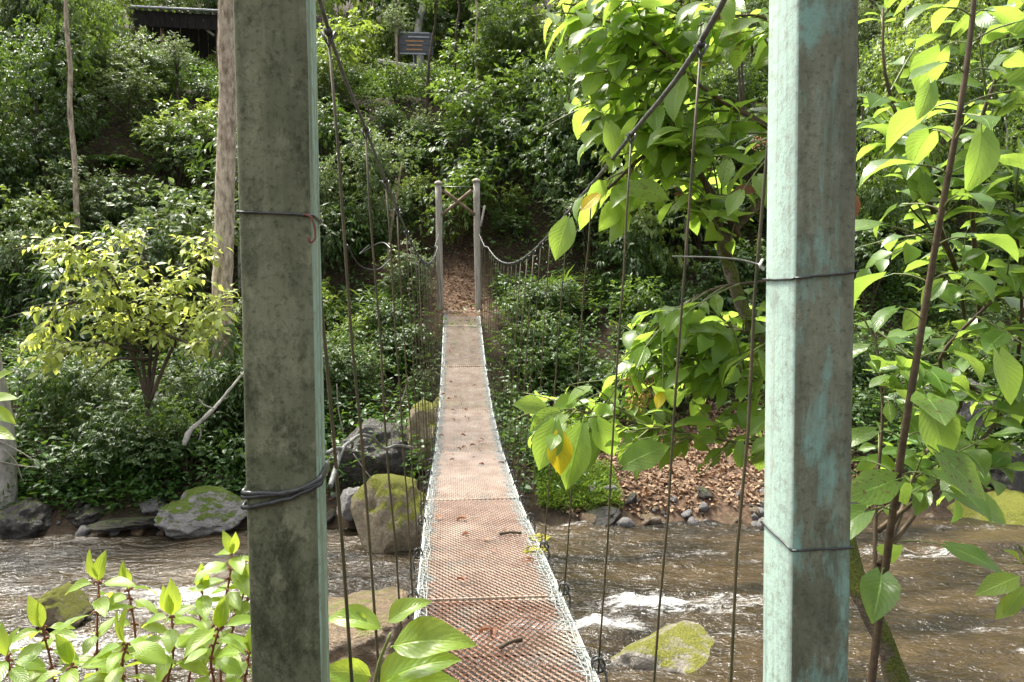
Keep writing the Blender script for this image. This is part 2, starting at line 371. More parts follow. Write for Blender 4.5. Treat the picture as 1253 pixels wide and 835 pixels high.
def gz(x, y): return float(ground(np.array([x]), np.array([y]))[0])

def sheet(name, xs, ys, zf, mat, attrs=()):
    X, Y = np.meshgrid(xs, ys); Z = zf(X, Y); nx, ny = len(xs), len(ys)
    me = bpy.data.meshes.new(name); me.vertices.add(nx*ny)
    me.vertices.foreach_set('co', np.stack([X, Y, Z], -1).ravel())
    i = (np.arange(ny-1)[:, None]*nx+np.arange(nx-1)[None]).ravel()
    q = np.stack([i, i+1, i+nx+1, i+nx], -1)
    me.loops.add(q.size); me.loops.foreach_set('vertex_index', q.ravel()); me.polygons.add(len(q))
    me.polygons.foreach_set('loop_start', np.arange(len(q))*4); me.polygons.foreach_set('use_smooth', [True]*len(q))
    for an, fn in attrs:
        a = me.attributes.new(an, 'FLOAT', 'POINT'); a.data.foreach_set('value', fn(X, Y).ravel().astype(np.float32))
    me.materials.append(mat); me.update(calc_edges=True)
    return link(bpy.data.objects.new(name, me))
gx = np.concatenate([np.linspace(-140, -26, 30), np.arange(-25, 30, .22), np.linspace(31, 140, 30)])
gy = np.concatenate([np.linspace(-60, 0, 25), np.arange(.5, 30, .2), np.linspace(30.5, 160, 70)])
tag(sheet('ground', gx, gy, ground, M['ground'], [('bare', bare_mask)]), kind='structure')

RAPIDS = [(at(790, 745, 8.7), .5, .30, 1.0), (at(745, 775, 8.1), .4, .35, .85), (at(60, 780, 8.0), 1.1, .5, .75), (at(700, 640, 11.7), .9, .18, .55),
          (at(640, 790, 8), .8, .5, .4), (at(1100, 690, 10.2), 1.8, .25, .42), (at(250, 700, 9.3), 1.2, .3, .5), (at(890, 760, 8.6), .8, .3, .38), (at(460, 690, 9.6), .8, .3, .45)]
def rapids(x, y):
    s = np.zeros_like(x)
    for p, rx, ry, a in RAPIDS:
        s = np.maximum(s, a*np.exp(-(((x-p[0])/rx)**2+((y-p[1])/ry)**2)))
    return s
def waterz(x, y):
    b = .055*fbm(x*.9, y*2.2, 3)+.030*fbm(x*2.6+4, y*5, 3)
    r = rapids(x, y)
    return b+r*(.30*fbm(x*2.2+7, y*4.2, 5)+.06)
wx = np.concatenate([np.linspace(-140, -13, 40), np.arange(-12.9, 14, .05), np.linspace(14.1, 140, 40)])
wy = np.arange(4.2, 13.6, .05)
tag(sheet('river_water', wx, wy, waterz, M['water'], [('foam_glint', lambda x, y: np.clip(rapids(x, y)*.95+.46*np.clip(fbm(x*.9, y*3.5, 4)*1.6, 0, 1), 0, 1))]), kind='structure')  # rapids carry real foam; the streaks between are sky glints painted white

# ------------------------------------------------------------------ leaves
def leaf_tpl(L=1.0, W=.5, nu=6, cols=4, droop=.5, fold=.18, wide=.42, tip=1.0, pet=.0, wave=.02, seed=0, heart=0.0):
    """leaf along +Y, face up +Z, unit length; returns verts, faces, uv"""
    r = random.Random(seed); V = []; UVs = []; Fs = []
    yy = zz = 0.0; ang = droop*.35; pts = []
    for i in range(nu+1):
        pts.append((yy, zz, ang)); ang -= droop*1.35/nu
        yy += math.cos(ang)/nu; zz += math.sin(ang)/nu
    for i in range(nu+1):
        u = i/nu; p = math.log(.5)/math.log(wide)
        wv = math.sin(math.pi*min(1, max(0, u))**p)**(.85) if 0 < u < 1 else 0
        wv = wv*(1-.25*max(0, u-.6)*tip*2)
        if i == 0: wv = .12+heart
        if i == nu: wv = .015
        y0, z0, a = pts[i]
        for c in range(cols+1):
            v = -1+2*c/cols
            h = abs(v)*fold*wv*W*.9+wave*math.sin(u*9+v*2+seed)*abs(v)*wv
            back = -heart*.9*abs(v)*max(0, 1-u*5)
            V.append((v*wv*W/2*L, (y0+back-math.sin(a)*h)*L, (z0+math.cos(a)*h)*L)); UVs.append((v*.5+.5, u))
    for i in range(nu):
        for c in range(cols):
            a = i*(cols+1)+c; Fs.append((a, a+1, a+cols+2, a+cols+1))
    if pet:
        b = len(V)
        for k in range(2):
            y = -pet*(1-k); z = -.25*pet*(1-k)
            for q in range(3):
                an = q*2.094; V.append((.012*math.cos(an), y*L, z*L+.012*math.sin(an))); UVs.append((.5, .02))
        Fs += [(b+q, b+(q+1) % 3, b+3+(q+1) % 3, b+3+q) for q in range(3)]
        V = [(x, y+pet*L, z+.25*pet*L) for x, y, z in V]
    return np.array(V), Fs, np.array(UVs)

def tpl_mesh(name, tpl, mat):
    V, Fs, UV = tpl; me = bpy.data.meshes.new(name); me.from_pydata(V.tolist(), [], Fs)
    uv = me.uv_layers.new(name='UVMap'); idx = np.empty(len(me.loops), int); me.loops.foreach_get('vertex_index', idx)
    uv.data.foreach_set('uv', UV[idx].ravel()); me.polygons.foreach_set('use_smooth', [True]*len(me.polygons)); me.materials.append(mat); me.update()
    return me

def frames(P, D, N, S):
    """rows of positions, tip directions, normals, sizes -> 3x3 stacks (columns x,y,z)"""
    D = D/np.linalg.norm(D, axis=1, keepdims=True)
    X = np.cross(D, N); X /= np.linalg.norm(X, axis=1, keepdims=True)+1e-9
    Z = np.cross(X, D)
    return np.stack([X, D, Z], -1)*np.asarray(S)[:, None, None]

def joined_leaves(name, tpls, P, D, N, S, mat, seed=0, uv=False):
    """many leaves as ONE mesh with a per-leaf 'tint' attribute"""
    rs = np.random.RandomState(seed); P = np.asarray(P, float); D = np.asarray(D, float); N = np.asarray(N, float); S = np.asarray(S, float)
    R = frames(P, D, N, S); n = len(P); ch = rs.randint(0, len(tpls), n); vs = []; fs = []; tn = []; off = 0; lens = []
    tint = rs.rand(n)
    for k, (V, Fs, UV) in enumerate(tpls):
        ii = np.where(ch == k)[0]
        if not len(ii): continue
        W = np.einsum('nij,vj->nvi', R[ii], V)+P[ii][:, None]
        vs.append(W.reshape(-1, 3)); tn.append(np.repeat(tint[ii], len(V)))
        for sz in (3, 4):
            A = np.array([f for f in Fs if len(f) == sz], int)
            if len(A):
                q = (A[None]+(off+np.arange(len(ii))*len(V))[:, None, None]).reshape(-1, sz); fs.append(q)
        off += len(ii)*len(V)
    v = np.concatenate(vs); me = bpy.data.meshes.new(name); me.vertices.add(len(v)); me.vertices.foreach_set('co', v.ravel())
    tot = np.concatenate([np.full(len(q), q.shape[1]) for q in fs]); li = np.concatenate([q.ravel() for q in fs])
    me.loops.add(len(li)); me.loops.foreach_set('vertex_index', li); me.polygons.add(len(tot))
    me.polygons.foreach_set('loop_start', np.concatenate([[0], np.cumsum(tot)[:-1]])); me.polygons.foreach_set('use_smooth', [True]*len(tot))
    a = me.attributes.new('tint', 'FLOAT', 'POINT'); a.data.foreach_set('value', np.concatenate(tn).astype(np.float32))
    me.materials.append(mat); me.update(calc_edges=True)
    return me

def small_tpl(W, bend, fold, tip=.5, seed=0):
    V = np.array([(0, 0, 0), (W*.42, .3, fold), (W*.40, .62, fold-bend*.3), (0, 1, -bend), (-W*.40, .62, fold-bend*.3), (-W*.42, .3, fold), (0, .33, 0), (0, .66, -bend*.32)])
    return V, [(0, 1, 6), (0, 6, 5), (6, 1, 2, 7), (5, 6, 7, 4), (7, 2, 3), (7, 3, 4)], np.zeros((8, 2))
T_BROAD = [small_tpl(.62, .18, .06), small_tpl(.55, .32, .10), small_tpl(.5, .05, .03)]
T_NARROW = [small_tpl(.30, .25, .05), small_tpl(.26, .45, .05), small_tpl(.34, .1, .03)]
T_STRAP = [small_tpl(.10, .35, .02), small_tpl(.12, .55, .02), small_tpl(.09, .2, .02)]

def rdir(rs, n):
    d = rs.normal(size=(n, 3)); return d/np.linalg.norm(d, axis=1, keepdims=True)
def bush_leaves(seed, rx, rz, lobes, twigs, per, L, droop=.35, base=.15, upn=.9):
    """leaf frames of one shrub, base at the origin: lobes of twigs, leaves set along each twig"""
    rs = np.random.RandomState(seed); P = []; D = []; N = []; S = []; C = []
    for i in range(lobes):
        a = rs.rand()*6.283; r = rx*math.sqrt(rs.rand())*.75; z = rz*(base+(1-base)*rs.rand()*.85)
        c = np.array([r*math.cos(a), r*math.sin(a), z]); C.append(c); lr = (.32+.3*rs.rand())*min(rx, rz)
        for k in range(twigs//lobes):
            d = rdir(rs, 1)[0]; d[2] = d[2]*.8+.15; o = c+d*lr*(.35+.65*rs.rand()**.6)*np.array([1.15, 1.15, .8])
            td = norm(d+np.array([0, 0, -.1])+rs.normal(size=3)*.25); tl = L*(1.2+1.3*rs.rand())
            for j in range(per):
                s = (j+.6)/per; side = norm(np.cross(td, [rs.normal()*.3, rs.normal()*.3, 1]))*(1 if j % 2 else -1)
                q = o+td*tl*s-np.array([0, 0, droop*.35*tl*s*s])
                ld = norm(td*.7+side*(.85 if j < per-1 else .1)+np.array([0, 0, -droop*(.4+.8*rs.rand())])+rs.normal(size=3)*.2)
                nn = norm(np.array([0, 0, upn])+d*.35+rs.normal(size=3)*.38)
                if abs(nn @ ld) > .93: continue
                P.append(q); D.append(ld); N.append(nn); S.append(L*(.65+.6*rs.rand()))
    return np.array(P), np.array(D), np.array(N), np.array(S), C

# ------------------------------------------------------------------ bridge
YK = [1.45, 3.1, 4.1, 6.54, 8.98, 11.42, 13.5, 15.4, 17.25]
ZK = [2.06, 1.985, 1.955, 1.845, 1.76, 1.90, 2.24, 2.70, 3.27]
_dp = curve([(0, a, b) for a, b in zip(YK, ZK)], 10); _dy = [p[1] for p in _dp]; _dz = [p[2] for p in _dp]
def deckz(y): return float(np.interp(y, _dy, _dz))
def deckx(y): return float(np.interp(y, [1.5, 4, 6.5, 9, 17.3], [.02, -.005, -.035, -.02, 0.0]))
_cp = curve([(0, a, b) for a, b in ((1.6, 4.62), (2.4, 4.36), (3.25, 4.27), (4.2, 4.19), (7.3, 4.0), (10.5, 4.04), (14, 4.38), (17.4, 4.98))], 10)
_cy = [p[1] for p in _cp]; _cz = [p[2] for p in _cp]
def cablez(y): return float(np.interp(y, _cy, _cz))
def cablex(y, s): return s*float(np.interp(y, [1.6, 3, 9, 14, 17.4], [.57, .55, .53, .50, .45]))+(-.06 if y > 15 else 0)

bridge = thing('footbridge', 'narrow hanging footbridge of rusty metal mesh crossing the brown stream', 'footbridge', (0, 1.5, 2.0))
HW = .40
def expanded_panel(L):
    """one sheet of expanded metal, along +Y from the origin: rows of zigzag strands meeting in diamonds"""
    b = MB(); px, py = .036, .030; nx = int(2*HW/px); nr = int(L/py)
    for j in range(nr):
        y0 = (j+.5)*py; vs = []; fs = []
        for i in range(2*nx+1):
            x = -HW+i*px/2; y = y0+(py*.5-.003)*(1 if (i+j) % 2 else -1)*1.0
            vs += [(x, y-.0030, -.0040), (x, y+.0010, .0030), (x, y+.0034, .0012)]
        for i in range(2*nx):
            a = i*3; c = a+3
            fs += [(a, c, c+1, a+1), (a+1, c+1, c+2, a+2)]
        b.add(vs, fs, 0, False)
    b.box((-HW+.006, L/2, -.004), (.012, L, .012)); b.box((HW-.006, L/2, -.004), (.012, L, .012))
    b.box((0, .009, -.006), (2*HW-.03, .006, .008)); b.box((0, L-.014, -.006), (2*HW-.03, .006, .008))
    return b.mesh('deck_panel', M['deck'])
joints = [1.66, 4.1, 6.54, 8.98, 11.42, 13.86, 16.3, 17.3]
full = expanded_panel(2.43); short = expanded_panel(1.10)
rg = random.Random(3)
for i in range(len(joints)-1):
    y0, y1 = joints[i], joints[i+1]; z0, z1 = deckz(y0), deckz(y1)
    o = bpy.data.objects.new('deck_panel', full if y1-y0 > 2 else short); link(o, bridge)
    o.location = Vector((deckx(y0), y0+.006, z0+rg.uniform(-.008, .008)))-bridge.location
    Lr = math.hypot(y1-y0, z1-z0); o.scale = (1, (Lr-.03)/2.43 if y1-y0 > 2 else (Lr-.012)/1.10, 1)
    o.rotation_euler = (math.atan2(z1-z0, y1-y0), rg.uniform(-.01, .01), -math.atan2(deckx(y1)-deckx(y0), y1-y0))
ds = np.arange(1.55, 17.35, .16)
for s in (-1, 1):          # edge cables under the two rims of the deck, and frayed folded rim
    b = MB(); b.tube([(deckx(y)+s*(HW-.015), y, np.interp(y, joints, [deckz(j) for j in joints])-.022) for y in ds], .013, 8)
    b.build('edge_cable', M['edge'], bridge)
    b = MB(); r = random.Random(11+s)
    for k in range(3):
        b.tube([(deckx(y)+s*(HW-.012-.022*k+r.uniform(-.012, .012)), y, np.interp(y, joints, [deckz(j) for j in joints])+.005+r.uniform(0, .004)) for y in np.arange(1.7, 17.25, .11)], .003, 4)
    for y in np.arange(1.75, 17.2, .05):
        if r.random() < .45:
            x = deckx(y)+s*(HW+.004); z = float(np.interp(y, joints, [deckz(j) for j in joints]))
            l = r.uniform(.04, .12)
            b.tube([(x, y, z-.03), (x+s*.004, y+r.uniform(-.02, .02), z+.006), (x-s*l, y+r.uniform(-.03, .03), z+.012)], .0026, 4)
    b.build('edge_wire', M['edge'], bridge)
for y in joints[1:-1]:
    b = MB(); z = deckz(y); b.tube([(deckx(y)-HW+.01, y, z-.035), (deckx(y)+HW-.01, y, z-.035)], .017, 8); b.build('cross_bar', M['bark_dark'], bridge)
for y in np.arange(2.2, 17, .61):
    b = MB(); b.tube([(deckx(y)-HW+.02, y, float(np.interp(y, joints, [deckz(j) for j in joints]))-.03), (deckx(y)+HW-.02, y, float(np.interp(y, joints, [deckz(j) for j in joints]))-.03)], .009, 6); b.build('cross_bar', M['bark_dark'], bridge)
for s in (-1, 1):
    b = MB(); ys = np.arange(1.6, 17.41, .2); r = random.Random(5+s)
    b.tube([(cablex(y, s), y, cablez(y)) for y in ys], .0062 if s < 0 else .0092, 8)
    b.build('main_cable', M['cable'], bridge)
    if s < 0:
        b = MB(); b.tube(curve([at(452, 300, 7.5), at(440, 311, 6.6), at(466, 297, 6.0), at(480, 306, 5.8)], 5), .0045, 6); b.build('loose_coil', M['wire_dark'], bridge)
        b = MB(); b.tube(curve([at(425, 300, 6.0), at(440, 325, 6.2), at(462, 330, 6.4), at(478, 317, 6.8)], 5), .0055, 6); b.build('loose_coil', M['wire_dark'], bridge)
st = [1.74, 2.38, 3.2, 4.12, 4.95]+list(np.arange(5.75, 17.0, .62))
for s in (-1, 1):
    r = random.Random(21+s)
    for y in st:
        yj = y+r.uniform(-.05, .05); top = np.array([cablex(yj, s), yj+r.uniform(-.04, .04), cablez(yj)-.012])
        zz = float(np.interp(yj, joints, [deckz(j) for j in joints])) if yj > 1.66 else 2.05
        bot = np.array([deckx(yj)+s*(HW+.016), yj, zz-.015])
        b = MB(); n = 9; off = [r.uniform(-.006, .006) for _ in range(n)]
        b.tube([top+(bot-top)*t/(n-1)+np.array([off[t], off[-t], 0])*(1 if 0 < t < n-1 else 0) for t in range(n)], .0044 if y < 5 else .0038, 6)
        if y > 5 and r.random() < .45:   # doubled rod
            b.tube([top+[0, .03, 0], (top+bot)/2+[r.uniform(-.02, .02), .035, 0], bot+[0, .02, 0]], .003, 5)
        h = b.build('hanger', M['hanger'], bridge)
        b = MB()                          # wire knot round the deck edge
        for q in range(3):
            c = bot+[0, r.uniform(-.012, .012), .03]; pts = []
            for a in np.linspace(0, 6.283, 9): pts.append(c+np.array([math.cos(a)*.028*s, r.uniform(-.012, .012)+math.sin(a*.5)*.01, math.sin(a)*.034]))
            b.tube(pts, .005, 5)
        b.tube(curve([bot+[0, 0, .04], bot+[s*.03, -.03, .0], bot+[s*.02, -.06, -.06]], 3), .0055, 5)
        b.build('wire_knot', M['wire_dark'], h, True)
        b = MB(); b.tube([top+[-.02, 0, .012], top+[0, 0, -.03], top+[.02, 0, .012]], .006, 5)
        b.tube([top+[0, -.014, .012], top+[0, .014, .012]], .012, 8); b.build('clamp', M['wire_dark'], h, True)
for (px, py, Y, sz) in ((660, 668, 5.25, .05), (655, 684, 4.95, .055)):
    p = at(px, py, Y); y = p[1]; b = MB(); r = random.Random(px)
    z = float(np.interp(y, joints, [deckz(j) for j in joints]))
    for k in range(60):
        a = r.random()*6.28; q = sz*math.sqrt(r.random()); c = np.array([p[0]+q*math.cos(a)*1.5, y+q*math.sin(a)*1.6, z+.006])
        rr = .004+.009*r.random(); b.tube([c-[0, 0, .004], c, c+[0, 0, rr*.35], c+[0, 0, rr*.5]], [rr, rr*1.05, rr*.7, rr*.15], 6, jit=.3, rng=r)
    tag(b.build('moss_tuft', M['moss'], bridge), kind='stuff')
# loose tie wires by the left post
b = MB(); b.tube(curve([at(404, 596, 1.66), at(418, 552, 2.0), at(428, 541, 2.3), at(441, 533, 2.5), at(456, 536, 2.7), at(470, 549, 2.9), at(486, 545, 3.3), at(505, 548, 3.8)], 6), .006, 6)
b.tube(curve([at(400, 555, 1.7), at(412, 549, 1.9), at(428, 550, 2.3), at(431, 542, 2.3), at(421, 540, 2.25)], 6), .005, 6)
b.build('loose_wire', M['cable'], bridge)
b = MB(); b.tube(curve([at(823, 314, 2.42), at(870, 315, 2.1), at(905, 318, 1.85), at(932, 325, 1.66)], 4), .0026, 6)
b.build('stay_wire', M['wire_dark'], bridge)

# near posts
def near_post(px_top, px_bot, Y, th, label, mats, side, ties):
    top = at(px_top, 0, Y); bot = at(px_bot, 835, Y); d = (top-bot)/(top[2]-bot[2])
    z0, z1 = 1.80, 4.72
    p0 = bot+d*(z0-bot[2]); t = thing('bridge_post', label, 'post', tuple(p0))
    hw = .07; H = z1-z0; b = MB(); r = random.Random(int(px_top)); ca, sa = math.cos(th), math.sin(th); n = 60
    prof = []
    bev = .011
    for sx, sy in ((-1, -1), (1, -1), (1, 1), (-1, 1)):
        for q in range(3):
            a = math.atan2(sy, sx)-math.pi/4+q*math.pi/4
            prof.append((sx*(hw-bev)+bev*math.cos(a), sy*(hw-bev)+bev*math.sin(a)))
    m = len(prof); vs = []
    for i in range(n+1):
        z = H*i/n; wob = [.0018*mnoise.noise((k*1.7, z*3.1, px_top)) for k in range(m)]
        for k, (x, y) in enumerate(prof):
            chip = 1-.030*max(0, mnoise.noise((x*9+3, y*9, z*7+px_top*.1))-.25)
            x2, y2 = x*chip*(1+wob[k]*8), y*chip*(1+wob[k]*8)
            vs.append(np.array([x2*ca-y2*sa, x2*sa+y2*ca, 0])+d*z)
    fs = []; mi = []
    for i in range(n):
        for k in range(m):
            fs.append((i*m+k, i*m+(k+1) % m, (i+1)*m+(k+1) % m, (i+1)*m+k))
            xm = (prof[k][0]+prof[(k+1) % m][0])/2
            mi.append(1 if xm*side > hw-.006 else 0)
    fs.append(tuple(n*m+k for k in range(m))); mi.append(0)
    b.v = [tuple(v) for v in vs]; b.f = fs; b.m = mi; b.sm = [True]*len(fs)
    b.build('shaft', mats, t, False)
    for (py, kind) in ties:
        zt = at((px_top+px_bot)/2, py, Y-.07)[2]-p0[2]; b = MB(); rounds = {'thin': 1, 'pale': 1, 'wrap': 3}[kind]
        tilt = r.uniform(-.006, .006)
        for q in range(rounds):
            rad = .0026 if kind != 'wrap' else .0052; pts = []; e = hw+rad*.8
            loop = [(-e, -e), (e*0, -e-.002), (e, -e), (e+.001, 0), (e, e), (0, e), (-e, e), (-e, 0)]
            seq = loop+[loop[0]]
            for i in range(len(seq)-1):
                for f in np.linspace(0, 1, 5)[:-1]:
                    x = seq[i][0]*(1-f)+seq[i+1][0]*f; y = seq[i][1]*(1-f)+seq[i+1][1]*f
                    z = zt+(q-1)*.0095*(rounds > 1)+tilt*x/.07+(r.uniform(-.0015, .0015) if kind != 'wrap' else r.uniform(-.002, .002)) + (.012*math.sin(x*20+q*2)*(.5 if kind == 'wrap' else 0.15))+(.018*(x*side > 0)*(x*side/.07)**2 if kind == 'wrap' else 0)
                    if kind == 'pale' and x*side > .06: z += .010*(1+y/.07)
                    pts.append(np.array([x*ca-y*sa, x*sa+y*ca, 0])+d*z)
            pts.append(pts[0]); b.tube(pts, rad, 6)
        b.build('wire_tie', M['wire_dark'], t, False)
    return t, d, p0
pl, dl, p0l = near_post(338, 358, 1.6, math.radians(3), 'mouldy olive concrete post wrapped in thick black wire at its foot', [M['post_l'], M['post_l_side']], 1, ((262, 'thin'), (606, 'wrap')))
pr, dr, p0r = near_post(994, 983.5, 1.66, math.radians(4), 'grey concrete post with mint green paint runs down its face', [M['post_r'], M['post_r_side']], -1, ((337, 'thin'), (672, 'pale')))
b = MB(); b.tube(curve([at(372, 262, 1.53), at(382, 268, 1.525), at(386, 290, 1.525), at(380, 297, 1.52), at(377, 290, 1.52)], 5), .0022, 5)
b.build('rusty_hook', M['twig_red'], pl)
b = MB(); b.tube(curve([at(933, 318, 1.6), at(930, 325, 1.57), at(934, 330, 1.585)], 5), .003, 5); b.build('wire_end', M['wire_pale'], pr)

# far portal
fp = thing('far_portal', 'pair of grey wooden posts with crossed braces at the far landing', 'bridge portal', (-.07, 17.5, 3.1))
for (pt, pb, tz, bz) in ((536.5, 539, 226, 400), (583, 585.5, 223, 400)):
    a, c = at(pt, tz, 17.5), at(pb, bz, 17.5); b = MB(); r = random.Random(int(pt))
    pts = lerp(c, a, 9); b.tube([p+np.array([r.uniform(-.008, .008), 0, 0]) for p in pts], [.075]*8+[.072], 10, jit=.1, rng=r)
    o = b.build('post', M['wood_grey'], fp)
    b = MB(); b.tube([a, a+[0, 0, .02], a+[0, 0, .06], a+[0, 0, .085]], [.095, .10, .075, .02], 10); b.build('cap', M['wood_grey'], o)
for (p, q) in (((543, 233), (581, 263)), ((577, 233), (541, 263))):
    a, c = at(*p, 17.42), at(*q, 17.46); b = MB(); b.tube(lerp(a, c, 4), .035, 6, jit=.1); b.build('brace', M['wood_brown'], fp)
b = MB(); b.tube([at(538, 229, 17.5), at(584, 229, 17.5)], .012, 6); b.build('tie_rod', M['wire_dark'], fp)
b = MB(); b.tube(lerp(at(593, 252, 17.4), at(588, 277, 17.3), 4), .028, 6); b.build('cable_anchor', M['wood_grey'], fp)

# ------------------------------------------------------------------ rocks
def rock_mesh(name, seed, sub, mat, rough=.28, flat=1.0, blocky=.0):
    bm = bmesh.new(); bmesh.ops.create_icosphere(bm, subdivisions=sub, radius=1)
    rr = random.Random(seed); o = Vector((rr.random()*90, rr.random()*90, rr.random()*90))
    cuts = [(Vector((rr.gauss(0, 1), rr.gauss(0, 1), rr.gauss(0, .8))).normalized(), rr.uniform(.55, .85)) for _ in range(int(blocky))]
    for v in bm.verts:
        c = v.co.copy(); k = 1+rough*mnoise.fractal(c*1.1+o, 1, 2, 4)+rough*.4*mnoise.noise(c*3+o)+rough*.22*mnoise.noise(c*7.5+o)
        p = c*k
        for n, d in cuts:
            e = p.dot(n)-d
            if e > 0: p -= n*e*.85
        v.co = p
    for f in bm.faces: f.smooth = True
    me = bpy.data.meshes.new(name); bm.to_mesh(me); bm.free(); me.materials.append(mat); return me
def rock(px, py, Y, size, mat, label, seed, blocky=5, name='boulder', rz=None, group=None, rough=.28, sub=5):
    p = at(px, py, Y); o = bpy.data.objects.new(name, rock_mesh(name, seed, sub, M[mat], rough, blocky=blocky)); link(o)
    o.location = p; o.scale = size; o.rotation_euler = (0, 0, seed*.7 if rz is None else rz)
    return tag(o, label, 'boulder' if name == 'boulder' else name, group)
rock(480, 652, 11.2, (.62, .6, .92), 'rock_moss', 'big brown boulder with yellow moss beside the bridge deck', 3, 4, rz=.2)
rock(436, 615, 11.9, (.36, .3, .24), 'rock_grey', 'flat pale grey rock leaning against the mossy boulder', 8, 6, rz=.5)
rock(533, 535, 13.2, (.5, .6, .75), 'rock_moss', 'tan boulder behind the middle of the bridge deck', 12, 4, rz=.3)
rock(450, 560, 13.0, (.85, .6, .55), 'rock_dark', 'dark rock ledge with a black hollow above the mossy boulder', 14, 5)
rock(248, 630, 12.0, (.68, .5, .36), 'rock_top', 'grey streaked rock with bright green moss cap at waterline', 17, 4, rz=.2)
rock(277, 594, 12.7, (.28, .25, .26), 'rock_dark', 'rounded olive rock behind the moss capped rock', 19, 3)
rock(188, 620, 12.3, (.24, .2, .17), 'rock_grey', 'small angular grey stone left of the moss capped rock', 22, 6)
rock(110, 630, 12.3, (.32, .3, .16), 'rock_dark', 'low dark wet rock among leaves on left bank', 25, 5)
rock(160, 640, 11.9, (.55, .22, .10), 'rock_dark', 'flat wet slab at the left waterline', 27, 5, rz=.1)
rock(30, 640, 12.2, (.5, .45, .36), 'rock_dark', 'dark undercut rock draped with leaves at left edge', 29, 4)
rock(75, 745, 8.6, (.27, .25, .24), 'rock_moss', 'small round rock standing in the white rapids', 33, 3)
rock(430, 790, 7.4, (.8, .75, .52), 'rock_tan', 'broad tan wet rock under the near deck edge', 36, 5, rz=.2)
rock(820, 822, 7.6, (.84, .7, .54), 'rock_near', 'moss covered boulder in the stream between hanger rods', 39, 4, rz=.15)
rock(735, 640, 12.0, (.42, .35, .30), 'rock_dark', 'dark boulder at foot of the mossy green bank', 42, 4)
rock(1215, 635, 11.9, (1.0, .7, .62), 'rock_moss', 'wide brown boulder with thin moss at right bank', 45, 4, rz=.1)
rock(1160, 500, 13.5, (.75, .6, .85), 'rock_dark', 'tall dark boulder half hidden by the sapling leaves', 48, 4)
rock(1235, 575, 12.6, (.6, .5, .5), 'rock_dark', 'shadowed boulder behind the wide brown boulder', 50, 4)
rock(880, 632, 12.0, (.20, .16, .14), 'rock_grey', 'rounded grey stone at water edge near the leaf litter', 52, 3)
rock(215, 500, 14.6, (.55, .4, .45), 'rock_grey', 'grey rock half buried under the lime bush', 54, 4)
sm = [rock_mesh('bank_stone', 60+i, 2, M[k], .3, blocky=5) for i, k in enumerate(['rock_grey', 'rock_tan', 'rock_dark', 'rock_grey', 'rock_tan'])]
r = random.Random(8)
for i in range(150):
    right = i < 105
    x = r.uniform(1.7, 7.5) if right else r.uniform(-9, -1.2)
    y = shore_far(np.array([x]))[0]+abs(r.gauss(.1, .35))-.12; o = bpy.data.objects.new('stone', sm[r.randrange(5)]); link(o)
    s = r.choice([.04, .05, .06, .07, .1, .13]); o.location = (x, y, gz(x, y)+s*.25); o.scale = (s*r.uniform(.9, 1.5), s, s*r.uniform(.5, .9)); o.rotation_euler = (r.random(), r.random(), r.random()*6)
    tag(o, 'small stone at waterline below the red leaf litter' if right else 'small stone at waterline of the shady left bank', 'stone', 'stones along the right far bank' if right else 'stones along the left far bank')

# ------------------------------------------------------------------ ground cover and litter (stuff)
def scatter(n, fn, seed, L, mat, name, tpls, flat=.8, lift=.05, up=.35, kmin=None):
    rs = np.random.RandomState(seed); P = []
    x, y = fn(rs, n); z = ground(x, y)
    P = np.stack([x, y, z+lift*rs.rand(len(x))], -1)
    D = rdir(rs, len(x)); D[:, 2] = D[:, 2]*.3+up*(rs.rand(len(x))-.25)
    N = np.array([0, 0, 1.0])+rs.normal(size=(len(x), 3))*(1-flat)
    S = L*(.55+.8*rs.rand(len(x)))
    me = joined_leaves(name, tpls, P, D, N, S, mat, seed); o = link(bpy.data.objects.new(name, me)); return tag(o, kind='stuff')
def reg_hill(rs, n):
    y = 11.6+rs.rand(n*3)**1.2*30; x = (rs.rand(n*3)-.5)*2*(2+y*.72)+y*.077-.2
    keep = (y > shore_far(x)+.35) & (bare_mask(x, y) < .12+.3*rs.rand(n*3)**3)
    dens = fbm(x*.8+3, y*.8, 3) > -.5
    keep &= dens
    return x[keep][:n], y[keep][:n]
scatter(170000, reg_hill, 1, .125, M['f_cover'], 'undergrowth', T_BROAD+T_NARROW, .5, .85, .5)
def reg_left(rs, n):
    x = -2.2-rs.rand(n*2)*7.5; y = shore_far(x)+.25+rs.rand(n*2)**1.2*3.2; k = fbm(x*.9, y*.9+4, 3) > -.1
    return x[k][:n], y[k][:n]
scatter(9000, reg_left, 2, .11, M['f_cover'], 'ground_cover_leaves', T_BROAD, .6, .35, .5)
def reg_litter(rs, n):
    x = np.concatenate([1.5+rs.rand(n)*5.5, rs.normal(size=n//5)*.45-.05, -1.9+rs.normal(size=n//8)*.4, rs.uniform(-9, 9, n//2)]); y = np.concatenate([11.9+rs.rand(n)*2.9, 17+rs.rand(n//5)*4.5, 20.2+rs.normal(size=n//8), 12.2+rs.rand(n//2)*3])
    return x, y
scatter(7000, reg_litter, 3, .085, M['leaf_dead2'], 'leaf_litter', T_BROAD, .6, .05, .3)
def reg_grass(rs, n):
    x = 1.15+rs.rand(n)*1.35; y = 11.95+rs.rand(n)*1.0; return x, y
M['f_moss'] = leaf_mat('moss_grass', (.09, .17, .02), (.17, .26, .03), (.35, .5, .04), .35, .6, .2, attr=True)
scatter(9000, reg_grass, 4, .07, M['f_moss'], 'mossy_grass', T_STRAP+T_NARROW, .4, .12, 1.2)

